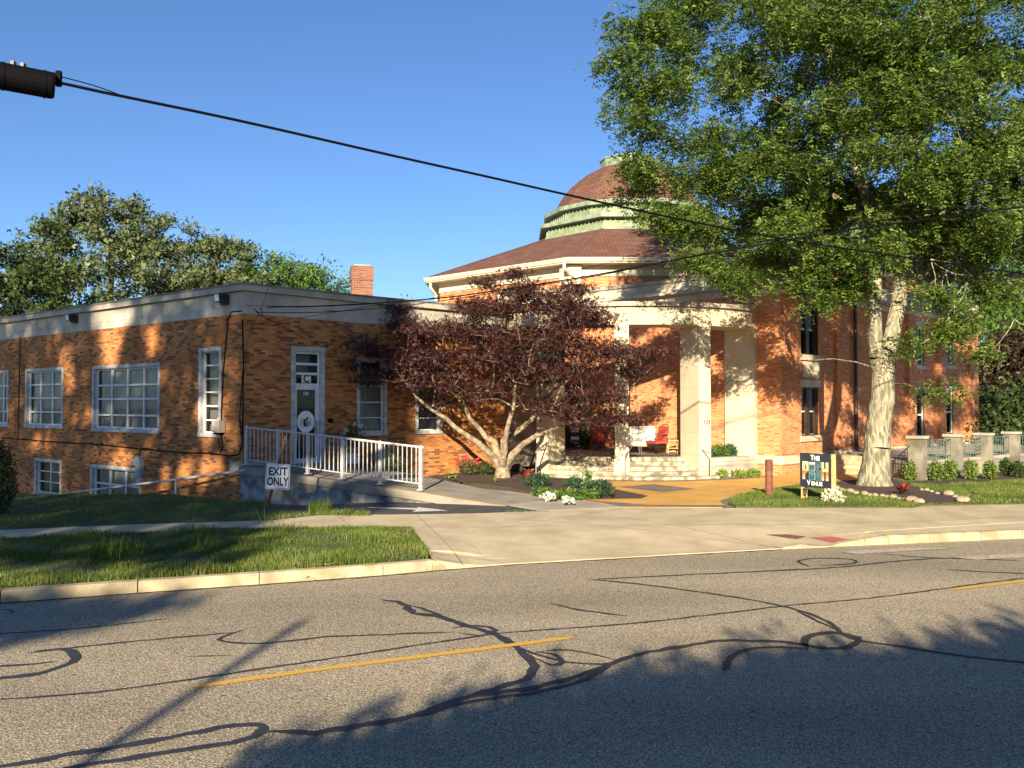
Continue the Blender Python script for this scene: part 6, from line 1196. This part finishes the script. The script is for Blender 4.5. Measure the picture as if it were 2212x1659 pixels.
# wood far behind the viewer: darkens the low sky that windows mirror
n = 26000; X = rng.uniform(-85, 85, n); Yw = -40 + rng.normal(0, 2.5, n) - .004 * X ** 2 * 0; H = 7.5 + 1.8 * np.sin(X * .21) + 1.2 * np.sin(X * .53 + 1); Zw = rng.random(n) ** .8 * H
V, Fq, rn = leaves(np.stack([X, Yw, Zw], 1), .85, 1, asp=.8); tag(npmesh('far_wood', V, Fq, [LM['dark']], None, rn), kind='stuff')
# ------------------------------------------------------------------ overhead cables
def cable(name, pts, r, label, m='black', sag=0., group='overhead cables', parent=None, n=40):
    W_ = [P(*p) for p in pts]; sp = []
    for i in range(len(W_) - 1):
        p0, p1, p2, p3 = W_[max(i - 1, 0)], W_[i], W_[i + 1], W_[min(i + 2, len(W_) - 1)]; k = max(4, n // (len(W_) - 1))
        for j in range(k): t = j / k; sp.append(.5 * (2 * p1 + (p2 - p0) * t + (2 * p0 - 5 * p1 + 4 * p2 - p3) * t * t + (3 * p1 - p0 - 3 * p2 + p3) * t ** 3))
    sp.append(W_[-1]); q = MB(); q.tube(sp, r, 6); o = q.build(name, M[m]); return tag(o, label, 'cable', group)
def dy(x, Ya, Yb_, xa=130, xb=2212): s = (x - xa) / (xb - xa); return 1 / (1 / Ya + (1 / Yb_ - 1 / Ya) * s)
mc = [(-160, 103), (130, 179), (500, 257), (850, 336.5), (1050, 381), (1240, 424), (1500, 480), (1700, 517), (1900, 548), (2230, 594)]
cable('telephone_cable', [(x, y, dy(x, 8.6, 19)) for x, y in mc], .0165, 'thick black overhead cable running from the splice case down across the whole photo')
cable('support_wire', [(-160, 92, dy(-160, 8.6, 19)), (0, 134, dy(0, 8.6, 19)), (120, 163, dy(120, 8.6, 19)), (200, 184, dy(200, 8.6, 19)), (270, 209, dy(270, 8.6, 19))], .006, 'thin wire above the splice case joining the thick cable')
sp0, sp1 = P(-60, 152, dy(-60, 8.6, 19)), P(118, 186, dy(118, 8.6, 19)); cs = empty('splice_case', (sp0 + sp1) / 2, 'black cylindrical cable splice case hanging at the top left', 'cable box')
dd = (sp1 - sp0).normalized(); bld('case', M['black'], cs, lambda q: (q.tube([sp0, sp0.lerp(sp1, .5), sp1 - dd * .03, sp1], [.135, .135, .135, .12], 20))); bld('rib', M['black'], cs, lambda q: [q.tube([sp0.lerp(sp1, t), sp0.lerp(sp1, t) + dd * .02], .142, 20) for t in (.35, .86)])
for t in (.5, .62): p = sp0.lerp(sp1, t) + Vector((0, 0, .15)); bld('clip', M['metalcop'], cs, lambda q: q.box(p + Vector((0, -.02, -.02)), (.035, .05, .07)))
p = P(127, 170, dy(127, 8.6, 19)); bld('hanger', M['black'], cs, lambda q: (q.box(p, (.05, .04, .16)), q.tube([p + Vector((0, 0, .05)), p + Vector((-.22, -.1, .06))], .01, 5)))
Yc0 = 22.6
def dz(x, Ya=22.6, Yb_=17, xa=560, xb=2212): return dy(x, Ya, Yb_, xa, xb)
cable('service_wire', [(578, 663, 22.6), (700, 661, dz(700)), (850, 652, dz(850)), (1000, 638, dz(1000)), (1250, 600, dz(1250)), (1450, 563, dz(1450)), (1700, 519, dz(1700)), (1900, 487, dz(1900)), (2240, 443, dz(2240))], .018, 'service wire rising from the annex corner to the upper right')
cable('service_wire', [(558, 674.5, 22.5), (700, 674, dz(700)), (900, 657, dz(900)), (1130, 622, dz(1130)), (1300, 594, dz(1300)), (1500, 552, dz(1500)), (1760, 500, dz(1760)), (2240, 420, dz(2240))], .011, 'second thinner service wire just below the first, rising to the upper right')
cable('service_wire', [(540, 702, 22.5), (650, 686, 22), (800, 662, 21.5), (920, 646, 21), (1100, 614, 20.5), (1350, 560, 20)], .006, 'thin service wire climbing from low on the annex corner')
cable('service_wire', [(530, 659, 22.4), (620, 662, 23), (750, 675, 24)], .005, 'thin wire looped along the annex fascia')
cable('drop_wire', [(548, 666, 22.5), (566, 681, 22.6), (600, 700, 23.2), (640, 722, 23.8), (690, 745, 24.3)], .010, 'black drop wire hanging from the annex corner toward door C')
cable('drop_wire', [(563, 664, 22.5), (567, 676, 22.4), (561, 683, 22.4), (552, 670, 22.5)], .010, 'short looped splice of wire at the annex corner')
cable('drop_wire', [(580, 620, 23), (570, 650, 22.6), (552, 690, 22.4), (536, 730, 22.5), (530, 800, 22.6)], .006, 'thin wire running down in front of the annex corner')
# ------------------------------------------------------------------ grass
from mathutils.geometry import intersect_point_tri_2d
def inpoly(X, Y, poly):
    c = np.zeros(len(X), bool); n = len(poly); j = n - 1
    for i in range(n):
        xi, yi = poly[i]; xj, yj = poly[j]; m_ = ((yi > Y) != (yj > Y)) & (X < (xj - xi) * (Y - yi) / (yj - yi + 1e-12) + xi); c ^= m_; j = i
    return c
def grass(name, poly, n, h, w_, label_kind='stuff', bare=None, dzz=0., lean=.45, shape=None, dens=None):
    P2 = [(p.x, p.y) for p in poly]; x0, x1 = min(p[0] for p in P2), max(p[0] for p in P2); y0, y1 = min(p[1] for p in P2), max(p[1] for p in P2)
    X = rng.uniform(x0, x1, n * 4); Y = rng.uniform(y0, y1, n * 4); k = inpoly(X, Y, P2); X, Y = X[k], Y[k]
    pat = np.sin(X * 1.7 + 1.3 * np.sin(Y * 1.1)) * np.sin(Y * 2.3 + X * .6) + .5 * np.sin(X * 5.1 + Y * 3.3) * np.sin(Y * 6.1 - X * 2.2)
    keep = rng.random(len(X)) < np.clip(.75 + .35 * pat, .25, 1)
    if dens is not None: keep &= rng.random(len(X)) < dens(X, Y)
    X, Y, pat = X[keep][:n], Y[keep][:n], pat[keep][:n]; N_ = len(X)
    gx = np.linspace(x0, x1, 60); gy = np.linspace(y0, y1, 60); Z = np.array([[zf(a, b) for b in gy] for a in gx]); fx = (X - x0) / (x1 - x0) * 59; fy = (Y - y0) / (y1 - y0) * 59; ix, iy = np.clip(fx.astype(int), 0, 58), np.clip(fy.astype(int), 0, 58); tx, ty = fx - ix, fy - iy
    z = Z[ix, iy] * (1 - tx) * (1 - ty) + Z[ix + 1, iy] * tx * (1 - ty) + Z[ix, iy + 1] * (1 - tx) * ty + Z[ix + 1, iy + 1] * tx * ty + dzz
    H = h * (.45 + .8 * rng.random(N_)) * (1 + .35 * np.clip(pat, -1, 1))
    if shape is not None: H = H * shape(X, Y)
    a = rng.random(N_) * 2 * math.pi; l_ = lean * rng.random(N_) * 1.3; s = np.stack([np.cos(a + 1.57), np.sin(a + 1.57), np.zeros(N_)], 1) * (w_ / 2); d = np.stack([np.cos(a), np.sin(a), np.zeros(N_)], 1); b = np.stack([X, Y, z - .01], 1); up = np.array([0, 0, 1.])
    m1 = b + d * (H * l_ * .3)[:, None] + up * (H * .55)[:, None]; t = b + d * (H * l_)[:, None] + up * (H * (1 - .3 * l_))[:, None]
    V = np.stack([b + s, b - s, m1 - s * .8, m1 + s * .8, t - s * .12, t + s * .12], 1).reshape(-1, 3); i = np.arange(N_)[:, None] * 6; Fq = np.concatenate([i + np.array([0, 1, 2, 3]), i + np.array([3, 2, 4, 5])])
    r_ = np.clip(.42 + .22 * pat + rng.normal(0, .16, N_), 0, 1); o = npmesh(name, V, Fq, [LM['grass']], None, np.concatenate([r_, r_])); return tag(o, kind='stuff')
vp = [Vector((p.x, p.y, 0)) for p in verge_pts]
tuft = lambda X, Y: 1 + 1.9 * np.clip(np.sin(X * 1.9 + .4) * np.sin(Y * 2.9 + X) - .35, 0, 1) + .9 * np.exp(-((X + 4.7) ** 2 + (Y - 11.2) ** 2) / .25) + .8 * (np.exp(-((X + 2.2) ** 2 + (Y - 12.2) ** 2) / 1.2))
grass('grass', vp, 66000, .062, .0085, shape=tuft, dens=lambda X, Y: np.clip(.55 + 1.2 * np.sin(X * 2.1 + 2) * np.sin(Y * 3.1 + X * 1.3 + 1) + .5, .12, 1))
lw2 = [G(*p) for p in lawn] + [Vector((-6.6, 22.3, 0)), Vector((-7.6, 22.9, 0)), Vector((-20, 31, 0)), Vector((-24, 28, 0))]
grass('grass', lw2, 62000, .07, .011, shape=lambda X, Y: 1 + .5 * (rng.random(len(X)) > .985))
ip = [G(*p) for p in isl]; mbp = [(G(*p).x, G(*p).y) for p in mbr]
grass('grass', ip, 30000, .065, .011, dzz=.03, dens=lambda X, Y: 1. - inpoly(X, Y, mbp))
rp3 = [G(1985, 1047), G(2060, 1053), G(2110, 1070), G(2090, 1091), G(2212, 1089), G(2420, 1086), G(2420, 1035), G(2212, 1037), G(2120, 1043), G(2040, 1050)]
grass('grass', rp3, 26000, .07, .013, dzz=.03)
# thin weeds along the driveway edge
wz = [G(690, 1107), G(800, 1110), G(800, 1115), G(690, 1114)]; grass('weeds', wz, 900, .10, .012)
wz = [G(1090, 1103), G(1180, 1101), G(1190, 1106), G(1090, 1108)]; grass('weeds', wz, 500, .05, .012)
def tuftat(px, py, n, h, rr): c = G(px, py); grass('weeds', [c + Vector((-rr, -rr, 0)), c + Vector((rr, -rr, 0)), c + Vector((rr, rr, 0)), c + Vector((-rr, rr, 0))], n, h, .01, lean=.8)
tuftat(690, 1108, 260, .32, .22); tuftat(240, 1205, 260, .34, .3); tuftat(300, 1195, 120, .36, .25); tuftat(610, 1150, 60, .45, .3); tuftat(420, 1185, 200, .24, .35)

# fallen leaves and grit on the paving
pl_ = []
for _ in range(420):
    x, y = random.uniform(0, 2212), 1100 + 480 * random.random() ** 2.2; g_ = G(x, y, .014) if y < 1215 - .03 * x else flat(x, y, .008)
    if g_.z > .3: continue
    pl_.append((g_.x, g_.y, g_.z))
V, Fq, rn = leaves(np.array(pl_), .035, 1, asp=.6, up=6.); tag(npmesh('fallen_leaves', V, Fq, [leafmat('dry_leaf', [(.06, .05, .02), (.16, .12, .04), (.10, .14, .03)], .1)], None, rn), kind='stuff')
